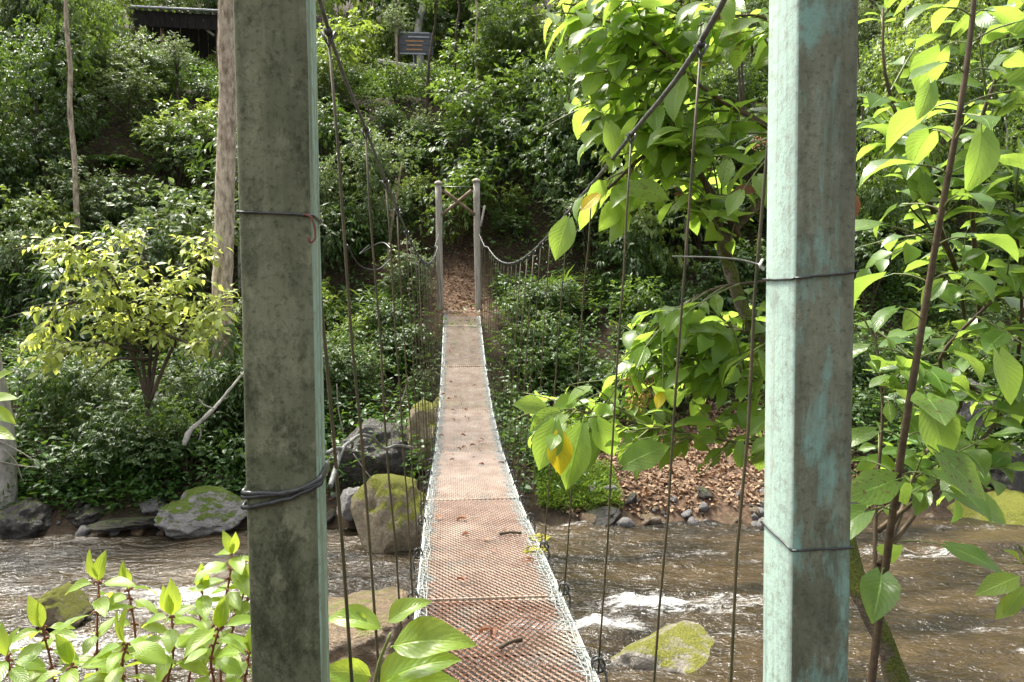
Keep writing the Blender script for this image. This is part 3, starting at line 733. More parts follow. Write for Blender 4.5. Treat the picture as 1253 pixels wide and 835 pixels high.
# ------------------------------------------------------------------ background shrubs
def shrub_proto(kind, seed):
    r = random.Random(seed)
    if kind == 'dark': a = bush_leaves(seed, 1.0, 1.9, 9, 330, 7, .115, .4); tp, m = T_BROAD, 'f_dark'
    elif kind == 'mid': a = bush_leaves(seed, 1.05, 2.1, 10, 330, 7, .13, .45); tp, m = T_BROAD, 'f_mid'
    elif kind == 'light': a = bush_leaves(seed, .95, 1.8, 9, 270, 7, .13, .4); tp, m = T_BROAD, 'f_light'
    elif kind == 'grey': a = bush_leaves(seed, 1.2, 2.7, 12, 420, 7, .125, .35); tp, m = T_BROAD, 'f_grey'
    elif kind == 'narrow': a = bush_leaves(seed, 1.0, 2.1, 9, 300, 8, .17, .6); tp, m = T_NARROW, 'f_dark'
    elif kind == 'fern':
        rs = np.random.RandomState(seed); P = []; D = []; N = []; S = []
        for k in range(13):
            az = k*2.4+rs.rand(); el = .5+.6*rs.rand(); Lf = .8+.5*rs.rand(); p = np.zeros(3)
            for j in range(26):
                t = j/26; e = el*1.6*(1-t*1.5); d = np.array([math.cos(az)*math.cos(e), math.sin(az)*math.cos(e), math.sin(e)]); p = p+d*Lf/26
                if j < 3: continue
                sd = norm(np.cross(d, [0, 0, 1])); up = np.cross(sd, d)
                for s in (-1, 1):
                    P.append(p.copy()); D.append(norm(sd*s+d*.45)); N.append(up+rs.normal(size=3)*.12); S.append(.30*math.sin(math.pi*min(1, t*.85+.12))+.03)
        a = (np.array(P), np.array(D), np.array(N), np.array(S), []); tp, m = T_NARROW, 'f_fern'
    elif kind == 'strap':
        rs = np.random.RandomState(seed); n = 170; P = np.stack([rs.normal(size=n)*.25, rs.normal(size=n)*.25, rs.rand(n)*.9], -1)
        D = rdir(rs, n); D[:, 2] = .25+.5*rs.rand(n); N = np.array([0, 0, 1.0])+rdir(rs, n)*.4
        a = (P, D, N, .45+.4*rs.rand(n), [np.array([0, 0, .8])]); tp, m = T_STRAP, 'f_mid'
    P, D, N, S, C = a
    fol = joined_leaves('foliage', tp, P, D, N, S, M[m], seed)
    b = MB()
    for c in C:
        q = c*np.array([.4, .4, .5])+np.array([r.uniform(-.1, .1), r.uniform(-.1, .1), 0]); b.tube(curve([(0, 0, -.15), q, c], 4), [.022-.0016*i for i in range(9)], 5)
    st = b.mesh('stems', M['twig']) if C else None
    return fol, st
PROTO = {k: [shrub_proto(k, 100+17*i+hash_) for i in range(3)] for hash_, k in enumerate(('dark', 'mid', 'light', 'grey', 'narrow', 'fern', 'strap'))}
BG = []
def plant(kind, x, y, sc, label, group, cat='shrub', seed=0, name=None, dz=0):
    r = random.Random(seed*7+3); fol, st = PROTO[kind][r.randrange(3)]
    t = thing(name or {'fern': 'fern', 'strap': 'strap_leaf_plant'}.get(kind, 'shrub'), label, cat, (x, y, gz(x, y)-.05+dz), r.random()*6.28, group)
    t.scale = (sc*r.uniform(.85, 1.15), sc*r.uniform(.85, 1.15), sc*r.uniform(.85, 1.2))
    o = link(bpy.data.objects.new('foliage', fol), t); o['kind'] = 'stuff'
    if st: link(bpy.data.objects.new('stems', st), t)
    BG.append((t, label.split(' on the ')[0].split(' below the ')[0], (group or '').split(' on the ')[0].split(' below the ')[0], np.array([x, y, gz(x, y)+.9*sc])))
    return t
LAB = {'dark': ('glossy dark green shrub with oval leaves', 'dark glossy shrubs'), 'mid': ('mid green leafy shrub with drooping oval leaves', 'mid green shrubs'),
       'light': ('fresh light green shrub with soft oval leaves', 'light green shrubs'), 'grey': ('tall greyish green bush with shiny leaves', 'greyish bushes'),
       'narrow': ('dark shrub with long narrow drooping leaves', 'narrow leaved shrubs'), 'fern': ('green fern with arching feathered fronds', 'ferns'), 'strap': ('clump of long strap shaped green leaves', 'strap leaved clumps')}
def zone(x, y):
    if y > 25: return 'on the upper terrace'
    if y > 17.5: return 'on the steep slope behind the far portal' if abs(x) < 5 else ('on the slope left of the far portal' if x < 0 else 'on the slope right of the far portal')
    return 'on the left far bank' if x < 0 else 'on the right far bank'
r = random.Random(77); spots = []; nsh = 0
tries = 0
while len(spots) < 372 and tries < 26000:
    tries += 1
    y = 12.9+r.random()**1.35*25; half = 1.5+y*.72; x = y*.077-.2+r.uniform(-half, half)
    sc = r.uniform(.65, 1.15)*(1+.012*(y-13))*(1.25 if 18 < y < 26 and abs(x) < 7 else 1); 
    if y < 17: sc *= .62
    bm_ = float(bare_mask(np.array([x]), np.array([y])))
    if bm_ > .12 or (abs(x+.05) < .8 and y < 20.3): continue
    if abs(x) < 1.6 and y < 18: sc *= .6
    if y < 14.6 and 2.4 < x < 6.5: continue
    pp = proj((x, y, gz(x, y)+1.2*sc))
    top = proj((x, y, gz(x, y)+2.3*sc)); wpx = 1.2*sc*F/y
    hid = False
    for (x0, x1, yb, Yo) in ((186, 286, 84, 33), (474, 520, 84, 31)):       # keep the shed and the board in sight
        if y < Yo and pp[0]+wpx > x0 and pp[0]-wpx < x1 and top[1] < yb: hid = True
    if hid:
        sc *= .42; top = proj((x, y, gz(x, y)+2.3*sc))
        if any(y < Yo and pp[0]+wpx*.42 > x0 and pp[0]-wpx*.42 < x1 and top[1] < yb-8 for (x0, x1, yb, Yo) in ((190, 280, 84, 33), (478, 516, 84, 31))): continue
    md = .60*sc*(.8 if y < 18 else .85)
    if any((x-a)**2+(y-b)**2 < md*md for a, b, *_ in spots): continue
    up = y > 25
    k = r.choices(['dark', 'mid', 'light', 'grey', 'narrow', 'fern', 'strap'], [2, 4, 5, 4, 1, 1, 1] if up else ([5, 3, .6, 1.5, 2.5, 1.6, 1.2] if x > -3 else [3, 3, .8, 4, 2, 1, .6]))[0]
    if k not in ('fern', 'strap'):
        nsh += 1
        if nsh > 278: continue
    spots.append((x, y, sc, k))
for _ in range(16):                       # low growth under the far end of the bridge
    s_ = r.choice([-1, 1]); spots.append((s_*r.uniform(.85, 2.3)+(.2 if s_ > 0 else 0), r.uniform(13.6, 17.2), r.uniform(.5, .68), r.choice(['strap', 'narrow', 'mid', 'dark', 'fern', 'strap'])))
for i, (x, y, sc, k) in enumerate(spots):
    z = zone(x, y); plant(k, x, y, sc*(.75 if k in ('fern', 'strap') else 1), LAB[k][0]+' '+z, LAB[k][1]+' '+z, 'fern' if k == 'fern' else 'shrub' if k != 'strap' else 'plant', i)

for (px, py, Y, k, sc) in ((140, 575, 12.9, 'narrow', .6), (185, 580, 12.75, 'dark', .62), (228, 572, 12.9, 'mid', .6), (95, 575, 12.9, 'dark', .5)):
    q = at(px, py, Y); plant(k, q[0], Y, sc, LAB[k][0]+' below the lime bush', LAB[k][1]+' below the lime bush', 'shrub', px)
r = random.Random(303); low = []; tries = 0
for i, (px, Y, k, sc) in enumerate(((118, 24.5, 'grey', .8), (150, 26, 'mid', .75), (172, 25, 'grey', .7), (135, 27.5, 'light', .8), (100, 26.5, 'mid', .9), (190, 24, 'mid', .7), (160, 23, 'grey', .75))):
    q = at(px, 150, Y); plant(k, q[0], Y, sc, LAB[k][0]+' '+zone(q[0], Y), LAB[k][1]+' '+zone(q[0], Y), 'shrub', 7000+i)
while len(low) < 210 and tries < 12000:        # low plants that close the gaps between shrubs
    tries += 1
    y = 14.5+r.random()*17; x = y*.077-.2+r.uniform(-1, 1)*(1.5+y*.72); sc = r.uniform(.42, .62)
    if (abs(x+.05) < .75 and y < 20.3) or (y < 15 and 2.2 < x < 6.5): continue
    if any((x-a)**2+(y-b)**2 < (.62*c)**2 for a, b, c, _ in spots) or any((x-a)**2+(y-b)**2 < .25 for a, b in low): continue
    low.append((x, y)); z = zone(x, y); k = r.choice(['mid', 'dark', 'narrow', 'light', 'fern', 'strap'])
    plant(k, x, y, sc, 'low '+{'mid': 'mid green leafy', 'dark': 'dark glossy', 'narrow': 'narrow leaved', 'light': 'light green leafy', 'fern': 'feathery fern', 'strap': 'strap leaved'}[k]+' plant '+z, 'low '+LAB[k][1]+' '+z, 'fern' if k == 'fern' else 'low plant', 5000+len(low), 'fern' if k == 'fern' else 'low_plant')

# ------------------------------------------------------------------ trees
def crown_proto(seed, R, H, L, m, n=330):
    P, D, N, S, C = bush_leaves(seed, R, H, 13, n, 8, L, .4, .05)
    return joined_leaves('crown', T_BROAD, P, D, N, S, M[m], seed), C
CR = [crown_proto(300+i, 2.3, 4.6, .17, m, 620) for i, m in enumerate(('f_mid', 'f_grey', 'f_light', 'f_dark'))]
def tree(x, y, h, k, rad, bark, label, group=None, lean=(0, 0), sc=1.0, seed=0, name='tree', low=.35):
    r = random.Random(seed+900); z = gz(x, y); t = thing(name, label, 'tree', (x, y, z), 0, group)
    b = MB(); pts = [np.array([x+lean[0]*s+.12*h*.1*r.uniform(-1, 1)*s, y+lean[1]*s, z-.3+(h+.3)*s]) for s in np.linspace(0, 1, 9)]
    b.tube(curve(pts, 3), [rad*(1.25-.85*i/24) for i in range(25)], 12, jit=.12, rng=r)
    me, C = CR[k]; top = pts[-1]; base = np.array([x+lean[0]*low, y+lean[1]*low, z+h*low])
    for c in C[:7]:
        e = base+(c*np.array([1, 1, 1]))*sc; s = .35+.55*(e[2]-z)/max(h, .1)*.6; a = pts[min(8, int(s*8))]
        b.tube(curve([a, (a+e)/2+[0, 0, .25], e], 4), [rad*.32*(1-i/10) for i in range(9)], 6)
    BG.append((t, label.split(' on the ')[0], (group or '').split(' above the ')[0].split(' left of ')[0].split(' right of ')[0], np.array([x, y, z+h*.6])))
    b.build('trunk', M[bark], t)
    o = link(bpy.data.objects.new('crown', me), t, Vector(base)-t.location); o.rotation_euler = (0, 0, r.random()*6.28); o.scale = (sc, sc, sc*(h*(1-low)+1.2)/4.6/sc if sc else 1); o['kind'] = 'stuff'
    return t
r = random.Random(5)
pos = []
tries = 0
while len(pos) < 90 and tries < 4000:
    tries += 1
    y = r.uniform(32.5, 60); x = y*.077+r.uniform(-1, 1)*(3+y*.74)
    if any((x-a)**2+(y-b)**2 < 5.5 for a, b in pos): continue
    pos.append((x, y))
for i, (x, y) in enumerate(pos):
    k = r.choice([0, 1, 2, 2, 3]); tree(x, y, r.uniform(7, 11), k, r.uniform(.09, .16), r.choice(['bark_pale', 'bark_dark', 'bark_tan']), 'slender forest tree with '+['mid green', 'greyish green', 'light green', 'dark green'][k]+' crown on the wooded rise above the terrace',
         ['mid green', 'greyish', 'light green', 'dark green'][k]+' trees above the terrace', (r.uniform(-.6, .6), 0), r.uniform(.9, 1.3), i, low=.12)
def pxtree(pbase, ptop, Y, w0, w1, bark, label, crown, seed, name='tree', sway=4):
    """tree whose trunk runs between two sight lines at distance Y; its crown sits on top"""
    r = random.Random(seed); a = at(*pbase, Y); c = at(*ptop, Y); a[2] = min(a[2], gz(a[0], a[1])-.1)
    t = thing(name, label, 'tree', tuple(a)); b = MB(); n = 12
    pts = [a+(c-a)*i/n+np.array([r.uniform(-1, 1)*sway*Y/F if 0 < i < n else 0, 0, 0]) for i in range(n+1)]
    b.tube(curve(pts, 4), list(np.linspace(w0, w1, 4*n+1)*Y/F/2), 14, jit=.10, rng=r)
    b.build('trunk', M[bark], t)
    if crown:
        k, sc = crown; me, C = CR[k]; bl = MB()
        for q in C[:6]:
            e = c+q*sc-[0, 0, 1.0*sc]; bl.tube(curve([c-[0, 0, .6], (c+e)/2+[0, 0, .2], e], 4), [w1*Y/F/2*.6*(1-i/10) for i in range(9)], 6)
        bl.build('limb', M[bark], t)
        o = link(bpy.data.objects.new('crown', me), t, Vector(c-np.array([0, 0, 1.0*sc]))-t.location); o.scale = (sc, sc, sc); o['kind'] = 'stuff'
    return t
pxtree((268, 590), (283, -130), 14.2, 26, 18, 'bark_tan', 'tall tree with flaking tan trunk beside the mouldy post', (0, .9), 1, sway=2)
_tt = [o for o in bpy.data.objects if o.get('label', '').startswith('tall tree with flaking tan')][0]
rs1 = np.random.RandomState(44); PP = []; DD = []; NN = []
for i in range(900):
    py = 380+200*rs1.rand()**.7; a = rs1.rand()*6.283; q = at(268+15*(590-py)/720, py, 14.2)-np.array(_tt.location); rr_ = .2+.16*rs1.rand()*(py-330)/200
    PP.append(q+[rr_*math.cos(a), rr_*math.sin(a), 0]); DD.append([math.cos(a)*.6+rs1.normal()*.3, math.sin(a)*.6, -.7]); NN.append([math.cos(a), math.sin(a), .8+rs1.normal()*.3])
o = link(bpy.data.objects.new('ivy', joined_leaves('ivy', T_BROAD, PP, DD, NN, .10+.08*rs1.rand(900), M['f_mid'], 44)), _tt); o['kind'] = 'stuff'
pxtree((2, 640), (-60, -200), 12.4, 34, 20, 'bark_pale', 'stout pale lichen trunk cut by the left picture edge', None, 2)
pxtree((97, 300), (78, -60), 19, 7, 4, 'bark_tan', 'thin brown tree rising through the greyish bushes', (1, .55), 3, sway=1.5)
pxtree((517, 120), (511, -70), 31, 9, 7, 'bark_pale', 'slim pale trunk standing in front of the slatted board', (2, .8), 4)
pxtree((622, 110), (594, -70), 29, 14, 12, 'bark_pale', 'leaning pale grey trunk on the upper terrace', (1, .8), 5)
pxtree((645, 110), (636, -70), 32, 15, 12, 'bark_tan', 'reddish brown trunk behind the leaning pale trunk', (0, .9), 6)
pxtree((760, 120), (752, -60), 33, 8, 6, 'bark_dark', 'thin dark trunk behind the broad leaved branches', (3, .8), 7)
r = random.Random(61)
for i in range(40):                      # taller understory that walls in the slope
    for _ in range(60):
        y = r.uniform(18.5, 27); x = y*.077+r.uniform(-1, 1)*(2+y*.72); h = r.uniform(2.4, 4.6); p0_ = proj((x, y, gz(x, y))); p1_ = proj((x, y, gz(x, y)+h+1.6)); wp = 1.3*F/y
        if abs(x) < 1.7 and y < 22: continue
        if any(p0_[0]+wp > a and p0_[0]-wp < c_ and p1_[1] < yb for a, c_, yb in ((200, 268, 66), (480, 514, 76))): continue
        break
    k = r.choice([0, 1, 1, 3]) if x < 0 else r.choice([0, 0, 2, 3])
    tree(x, y, h, k, r.uniform(.03, .05), r.choice(['bark_pale', 'bark_dark', 'bark_tan']), 'small understory tree with '+['mid green', 'greyish green', 'light green', 'dark green'][k]+' leaves on the steep slope '+('left' if x < 0 else 'right')+' of the far portal',
         ['mid green', 'greyish', 'light green', 'dark green'][k]+' understory trees '+('left' if x < 0 else 'right')+' of the far portal', (r.uniform(-.5, .5), 0), r.uniform(.42, .62), 200+i, low=.12)
for i in range(26):                      # thin young trees among the shrubs
    px = r.uniform(20, 1230); Y = r.uniform(19, 30); b0 = r.uniform(120, 300) if Y < 25 else r.uniform(80, 130)
    pxtree((px, b0), (px+r.uniform(-25, 25), b0-r.uniform(110, 240)), Y, r.uniform(3, 5), 2, r.choice(['bark_pale', 'bark_dark', 'bark_tan']), 'thin pale stemmed young tree standing among the shrubs of the far slope', (r.choice([0, 1, 2]), .24), 400+i, 'young_tree', 1.5)
    BG.append(([o for o in COL.objects if o.name.startswith('young_tree')][-1], 'thin pale stemmed young tree', 'thin young trees', at(px, b0-70, Y)))
# pale broken branch hanging over the left bank
t = thing('broken_branch', 'pale broken branch hanging over the shady left bank', 'branch', tuple(at(258, 495, 12.6)))
b = MB(); rr = random.Random(4); b.tube(curve([at(302, 452, 13.2), at(280, 478, 12.9), at(262, 500, 12.6), at(243, 518, 12.4), at(232, 528, 12.3), at(225, 545, 12.2)], 4), list(np.linspace(.016, .040, 16))+[.048, .045, .04, .034, .028], 8, jit=.55, rng=rr)
for p_ in (((262, 500), (250, 496), (243, 488)), ((243, 518), (246, 530), (243, 540))): b.tube(curve([at(a_, c_, 12.5) for a_, c_ in p_], 3), .012, 5)
b.build('limb', M['bark_pale'], t)
t = thing('dead_twigs', 'bare grey twigs lying on the left bank by the pale trunk', 'twigs', tuple(at(40, 560, 12.3)))
for p in (((0, 540), (30, 556), (62, 578)), ((0, 565), (25, 570), (45, 572)), ((5, 550), (20, 566), (28, 590))):
    b = MB(); b.tube(curve([at(a, c, 12.2) for a, c in p], 4), [.016-.0013*i for i in range(9)], 5); b.build('twig', M['twig_pale'], t)
t = thing('dead_twigs', 'bare forked twig hanging over the dark ledge by the bridge', 'twigs', tuple(at(487, 560, 10.5)))
for p in (((500, 462), (492, 490), (482, 520), (478, 548)), ((432, 555), (446, 575), (458, 590)), ((412, 470), (414, 500), (420, 530))):
    b = MB(); b.tube(curve([at(a, c, 11.3) for a, c in p], 4), .009, 5); b.build('twig', M['twig_pale'], t)

# say of every background plant what it stands next to
LM = [((560, 215), 'the far portal'), ((560, 340), 'the leafy path'), ((498, 58), 'the slatted board'), ((232, 50), 'the dark shed'), ((279, 120), 'the tan trunk'), ((279, 260), 'the tan trunk foot'), ((160, 360), 'the lime bush'), ((480, 600), 'the mossy boulder'),
      ((830, 560), 'the red leaf litter'), ((0, 450), 'the pale edge trunk'), ((1160, 490), 'the tall dark boulder'), ((605, 40), 'the leaning pale trunk'), ((88, 100), 'the thin brown tree'), ((258, 490), 'the broken branch'), ((240, 615), 'the moss capped rock'),
      ((690, 610), 'the green moss bank'), ((1210, 630), 'the wide brown boulder'), ((900, 300), 'the mossy tree limb'), ((800, 120), 'the broad leaved branches'), ((1150, 250), 'the tall sapling stem'), ((1185, 60), 'the sapling top'), ((990, 335), 'the grey post tie'),
      ((994, 40), 'the grey post top'), ((338, 60), 'the mouldy post top'), ((343, 262), 'the mouldy post tie'), ((760, 60), 'the thin dark trunk'), ((565, 440), 'the deck middle')]
for o, ph, gr, p3 in BG:
    q = proj(p3); k = min(range(len(LM)), key=lambda i: (q[0]-LM[i][0][0])**2+(q[1]-LM[i][0][1])**2); dx, dy = q[0]-LM[k][0][0], q[1]-LM[k][0][1]
    rel = ('right of' if dx > 0 else 'left of') if abs(dx) > abs(dy) else ('below' if dy > 0 else 'above')
    d = math.hypot(dx, dy); o['label'] = ph+(' just ' if d < 45 else ' ' if d < 90 else ' well ')+rel+' '+LM[k][1]; o['group'] = gr+' of the far bank'
# ------------------------------------------------------------------ shed and board on the terrace
sh = at(230, 70, 30); gzs = gz(sh[0], 30.2)
shed = thing('shed', 'dark open plank shed with thin pale roof edge among the trees', 'shed', (sh[0], 30.2, gzs))
a, c = at(186, 15, 30), at(292, 21, 30); b = MB()
for i in range(13):
    x = a[0]-.6+(c[0]-a[0]+1.0)*i/12; b.box((x, 31.2, a[2]-1.05), ((c[0]-a[0]+1.0)/12-.02, .03, 2.3)); 
b.build('back_wall', M['shed_wood'], shed)
b = MB(); sl = math.atan2(a[2]-c[2], c[0]-a[0])
R = np.array(Matrix.Rotation(sl, 3, 'Y'))
for i in range(16):
    b.tube([np.array([a[0]-.7, 29.6, a[2]+.05])+(np.array([c[0]+.3, 29.6, c[2]+.05])-np.array([a[0]-.7, 29.6, a[2]+.05]))*i/15, np.array([a[0]-.7, 31.6, a[2]-.02])+(np.array([c[0]+.3, 31.6, c[2]-.02])-np.array([a[0]-.7, 31.6, a[2]-.02]))*i/15], .12, 6, sq=.3)
b.build('roof', M['roof'], shed)
for i in range(14):
    x0 = a[0]-.55+(c[0]-a[0]+.75)*i/14; b = MB(); b.box((x0+.12, 29.72+.01*(i % 2), a[2]-.32-.035*i*.25), ((c[0]-a[0]+.75)/14-.012, .025, .55)); b.build('plank', M['shed_wood'], shed)
b = MB(); b.tube([np.array([a[0]-.7, 29.55, a[2]+.03]), np.array([c[0]+.3, 29.55, c[2]+.03])], .045, 6); b.build('roof_edge', M['board_pale'], shed)
b = MB(); b.tube([at(196, 33, 29.9), at(240, 30, 29.9), at(290, 30, 29.9)], .04, 6); b.build('beam', M['wood_brown'], shed)
b = MB(); b.tube([at(246, 31, 29.85), at(262, 44, 29.85)], .05, 6); b.build('brace', M['wood_grey'], shed)
for px in (198, 266):
    q = at(px, 20, 30); b = MB(); b.tube([(q[0], 30, gzs-.8), (q[0], 30, q[2])], .07, 8); b.build('post', M['wood_brown'], shed)
b = MB(); b.box((sh[0]+.1, 30.6, a[2]-2.2), (3.2, 1.0, .06)); b.build('bench_slab', M['shed_wood'], shed)
bp = at(500, 60, 29.5); bd = thing('slatted_board', 'dark grey slatted board with faded stripes on two legs', 'board', (bp[0], 29.5, gz(bp[0], 29.5)))
a, c = at(483, 39, 29.5), at(530, 68, 29.5)
for i in range(7):
    z = a[2]+(c[2]-a[2])*(i+.5)/7; b = MB(); b.box(((a[0]+c[0])/2, 29.5-.008*(i % 2), z), (c[0]-a[0], .03, abs(c[2]-a[2])/7-.006)); b.build('slat', M['board'], bd)
rr = random.Random(2)
for i, (k, x0, x1) in enumerate((('board_pale', .0, .9), ('board_pale', .35, .9), ('board_orange', .28, .75), ('board_orange', .32, .72), ('board_orange', .30, .72), ('board_pale', .02, .8))):
    z = a[2]+(c[2]-a[2])*(.03+.185*i); b = MB(); b.box((a[0]+(c[0]-a[0])*(x0+x1)/2, 29.472, z), ((c[0]-a[0])*(x1-x0), .012, .05)); b.build('stripe', M[k], bd)
for px in (488, 507):
    q = at(px, 68, 29.53); b = MB(); b.tube([(q[0], 29.55, gz(q[0], 29.5)-.8), (q[0], 29.55, q[2]+.1)], .05, 6); b.build('leg', M['board'], bd)
lg = thing('fallen_log', 'pale grey log lying below the slatted board', 'log', tuple(at(488, 79, 28.6)))
b = MB(); b.tube(lerp(at(462, 75, 28.6), at(512, 83, 28.6), 8), [.09]*8, 8, jit=.2); b.build('stem', M['bark_pale'], lg)

# ------------------------------------------------------------------ leafy plants near the camera: every leaf a part
def leaf_set(name, mat, n, W, droop, pet, heart=0, nu=6, cols=4, fold=.16, wide=.42, wave=.03):
    return [tpl_mesh(name, leaf_tpl(1, W*(1+.12*math.sin(i*2.1)), nu, cols, droop*(.35+.22*i), fold*(.5+.35*(i % 4)), wide+.03*(i % 3-1), 1.0, pet, wave, i, heart), mat) for i in range(n)]
LS = {'big': leaf_set('leaf', M['leaf_big'], 8, .56, .5, .16, .10), 'sap': leaf_set('leaf', M['leaf_sap'], 8, .60, .45, .22, .16),
      'front': leaf_set('leaf', M['leaf_front'], 5, .46, .5, .08), 'bush': leaf_set('leaf', M['leaf_bush'], 4, .50, .45, .10, 0, 4, 2),
      'yellow': leaf_set('leaf', M['leaf_yellow'], 2, .56, .4, .16, .1), 'dead': leaf_set('fallen_leaf', M['leaf_dead'], 3, .42, .9, .1, 0, 5, 4, .5)}
def put_leaf(t, ms, P, D, N, S, rng, label=None, name='leaf'):
    R = frames(np.array([P]), np.array([norm(D)]), np.array([norm(N)]), [S])[0]; L = np.array(t.location)
    o = bpy.data.objects.new(name, ms[rng.randrange(len(ms))]); link(o, t)
    q = np.asarray(P)-L
    o.matrix_basis = Matrix(((R[0][0], R[0][1], R[0][2], q[0]), (R[1][0], R[1][1], R[1][2], q[1]), (R[2][0], R[2][1], R[2][2], q[2]), (0, 0, 0, 1)))
    if label: o['label'] = label
    return o
def branchy(t, branches, target, leaf_key, size, twig, ok, seed, droop, twigmat, bias=(0, 0, 0), per=5, joined=None, maxobj=280, twig_r=.004, extra=None, yellow=0):
    """twigs off the branches, alternate leaves on the twigs; keeps leaves for which ok(photo position) holds"""
    r = random.Random(seed); rs = np.random.RandomState(seed); seg = []
    for pl in branches:
        for i in range(len(pl)-1): seg.append((pl[i], pl[i+1]))
    wts = np.array([np.linalg.norm(b-a) for a, b in seg]); wts /= wts.sum(); out = []; tw = MB(); tries = 0
    while len(out) < target and tries < target*12:
        tries += 1
        a, b_ = seg[rs.choice(len(seg), p=wts)]; o = a+(b_-a)*r.random(); tg = norm(b_-a)
        d = norm(tg*.6+rdir(rs, 1)[0]*.8+np.array(bias)); tl = twig*(.5+.9*r.random()); pts = []; lv = []
        for j in range(7):
            s = j/6; pts.append(o+d*tl*s-np.array([0, 0, droop*.35*tl*s*s]))
        okc = 0; sg = 1
        for j in range(per):
            s = (j+.8)/per; q = o+d*tl*s-np.array([0, 0, droop*.35*tl*s*s]); side = norm(np.cross(d, [0, 0, 1]))*sg; sg = -sg
            L = size*(.5+.85*r.random()**1.2)
            ld = norm(d*.6+side*(.9 if j < per-1 else .1)+np.array([0, 0, -droop*(.3+.9*r.random())])+rs.normal(size=3)*.22)
            nn = norm(np.array([0, -.25, 1.0])+rs.normal(size=3)*.33)
            if ok(proj(q+ld*L*.6)) and ok(proj(q+ld*L)): lv.append((q, ld, nn, L)); okc += 1
        if okc < max(1, per*.5): continue
        out += lv; tw.tube(pts, [twig_r*(1.5-j*.17) for j in range(7)], 5, cap=False)
    out.sort(key=lambda e: e[0][1]); 
    for e in out[:maxobj]:
        y = r.random() < yellow
        put_leaf(t, LS['yellow'] if y else LS[leaf_key], *e, r, 'yellowed leaf' if y else None)
    rest = out[maxobj:]
    if rest and joined:
        L0 = np.array(t.location); me = joined_leaves('foliage', joined[0], [e[0]-L0 for e in rest], [e[1] for e in rest], [e[2] for e in rest], [e[3] for e in rest], joined[1], seed)
        o = link(bpy.data.objects.new('foliage', me), t); o['kind'] = 'stuff'
    if tw.v: tw.build('twigs', twigmat, t)['kind'] = 'stuff'
    return out

def pline(pts, n=5): return curve([at(*p) for p in pts], n)
# lime bush on the left far bank
lb = thing('lime_bush', 'pale lime green bush arching over the shady left bank', 'bush', tuple(at(185, 590, 13.0)))
br = [[(185, 600, 13), (180, 500, 13), (150, 410, 12.9), (90, 370, 12.7), (40, 420, 12.5)], [(180, 500, 13), (170, 420, 13), (130, 330, 12.9), (60, 300, 12.8)], [(180, 500, 13), (185, 400, 13), (180, 320, 12.9), (150, 285, 12.8)],
      [(180, 500, 13), (200, 400, 13), (235, 330, 12.9), (255, 290, 12.8)], [(180, 500, 13), (215, 420, 12.9), (260, 380, 12.8), (290, 375, 12.7)], [(170, 430, 13), (120, 420, 12.6), (70, 440, 12.3)], [(200, 410, 13), (230, 420, 12.5), (248, 435, 12.3)], [(180, 440, 13), (140, 440, 12.4), (115, 460, 12.2)]]
bl = [pline(p) for p in br]; b = MB()
for p in bl: b.tube(p, list(np.linspace(.035, .008, len(p))), 6)
b.build('branches', M['bark_dark'], lb)
poly = [(12, 290), (45, 282), (82, 262), (110, 275), (160, 280), (195, 262), (215, 280), (245, 278), (275, 285), (290, 310), (297, 385), (285, 410), (255, 420), (258, 448), (238, 450), (215, 432), (180, 430), (150, 415), (142, 445), (105, 455), (90, 430), (65, 470), (25, 470), (15, 440), (40, 400), (20, 370), (60, 345), (50, 320), (20, 310)]
branchy(lb, [p[4:] for p in bl], 2000, 'bush', .165, .6, lambda p: inpoly(p, poly), 12, .65, M['twig_pale'], (0, -.15, .05), 6, ([small_tpl(.5, .2, .06), small_tpl(.45, .35, .08)], M['leaf_bush2']))

# tree leaning out from behind the right post
tb = thing('broad_leaf_tree', 'mossy tree behind the mint streaked post with wide hanging branches', 'tree', tuple(at(1105, 880, 3.0)))
trunk = pline([(1110, 880, 3.0), (1088, 800, 3.05), (1060, 740, 3.1), (1042, 690, 3.2), (1010, 560, 3.4), (960, 440, 3.6), (918, 395, 3.75), (895, 335, 3.8), (885, 300, 3.85), (905, 272, 3.8), (935, 240, 3.7), (985, 150, 3.6), (1010, -60, 3.6)])
b = MB(); rr = random.Random(6); b.tube(trunk, list(np.linspace(.046, .03, len(trunk)-20))+list(np.linspace(.03, .012, 20)), 10, jit=.3, rng=rr); b.build('trunk', M['bark_moss'], tb)
bb = [[(985, 190, 3.6), (934, 152, 3.6), (860, 108, 3.7), (785, 43, 3.8), (720, 20, 3.9)], [(905, 290, 3.8), (868, 230, 3.8), (845, 195, 3.8), (831, 167, 3.8), (790, 128, 3.9), (747, 102, 4.0)],
      [(895, 320, 3.8), (854, 207, 3.75), (805, 181, 3.8), (745, 230, 3.9), (720, 250, 4.0)], [(990, 60, 3.6), (930, 20, 3.7), (850, 25, 3.8), (760, 12, 3.9), (690, 5, 4.0)], [(985, 340, 3.5), (930, 345, 3.6), (870, 355, 3.7), (815, 390, 3.8), (780, 440, 3.9)],
      [(985, 480, 3.5), (940, 470, 3.6), (860, 440, 3.8), (790, 460, 3.9), (760, 480, 4.0)], [(985, 540, 3.4), (930, 545, 3.5), (840, 530, 3.6), (748, 511, 3.7), (690, 500, 3.8), (665, 505, 3.85)], [(985, 420, 3.6), (925, 410, 3.7), (890, 400, 3.8), (850, 400, 3.9)]]
bl = [pline(p) for p in bb]; b = MB()
for i, p in enumerate(bl): b.tube(p, list(np.linspace(.017 if i in (0, 1, 2) else .008, .004, len(p))), 7, jit=.2, rng=rr)
b.build('branches', M['twig'], tb)
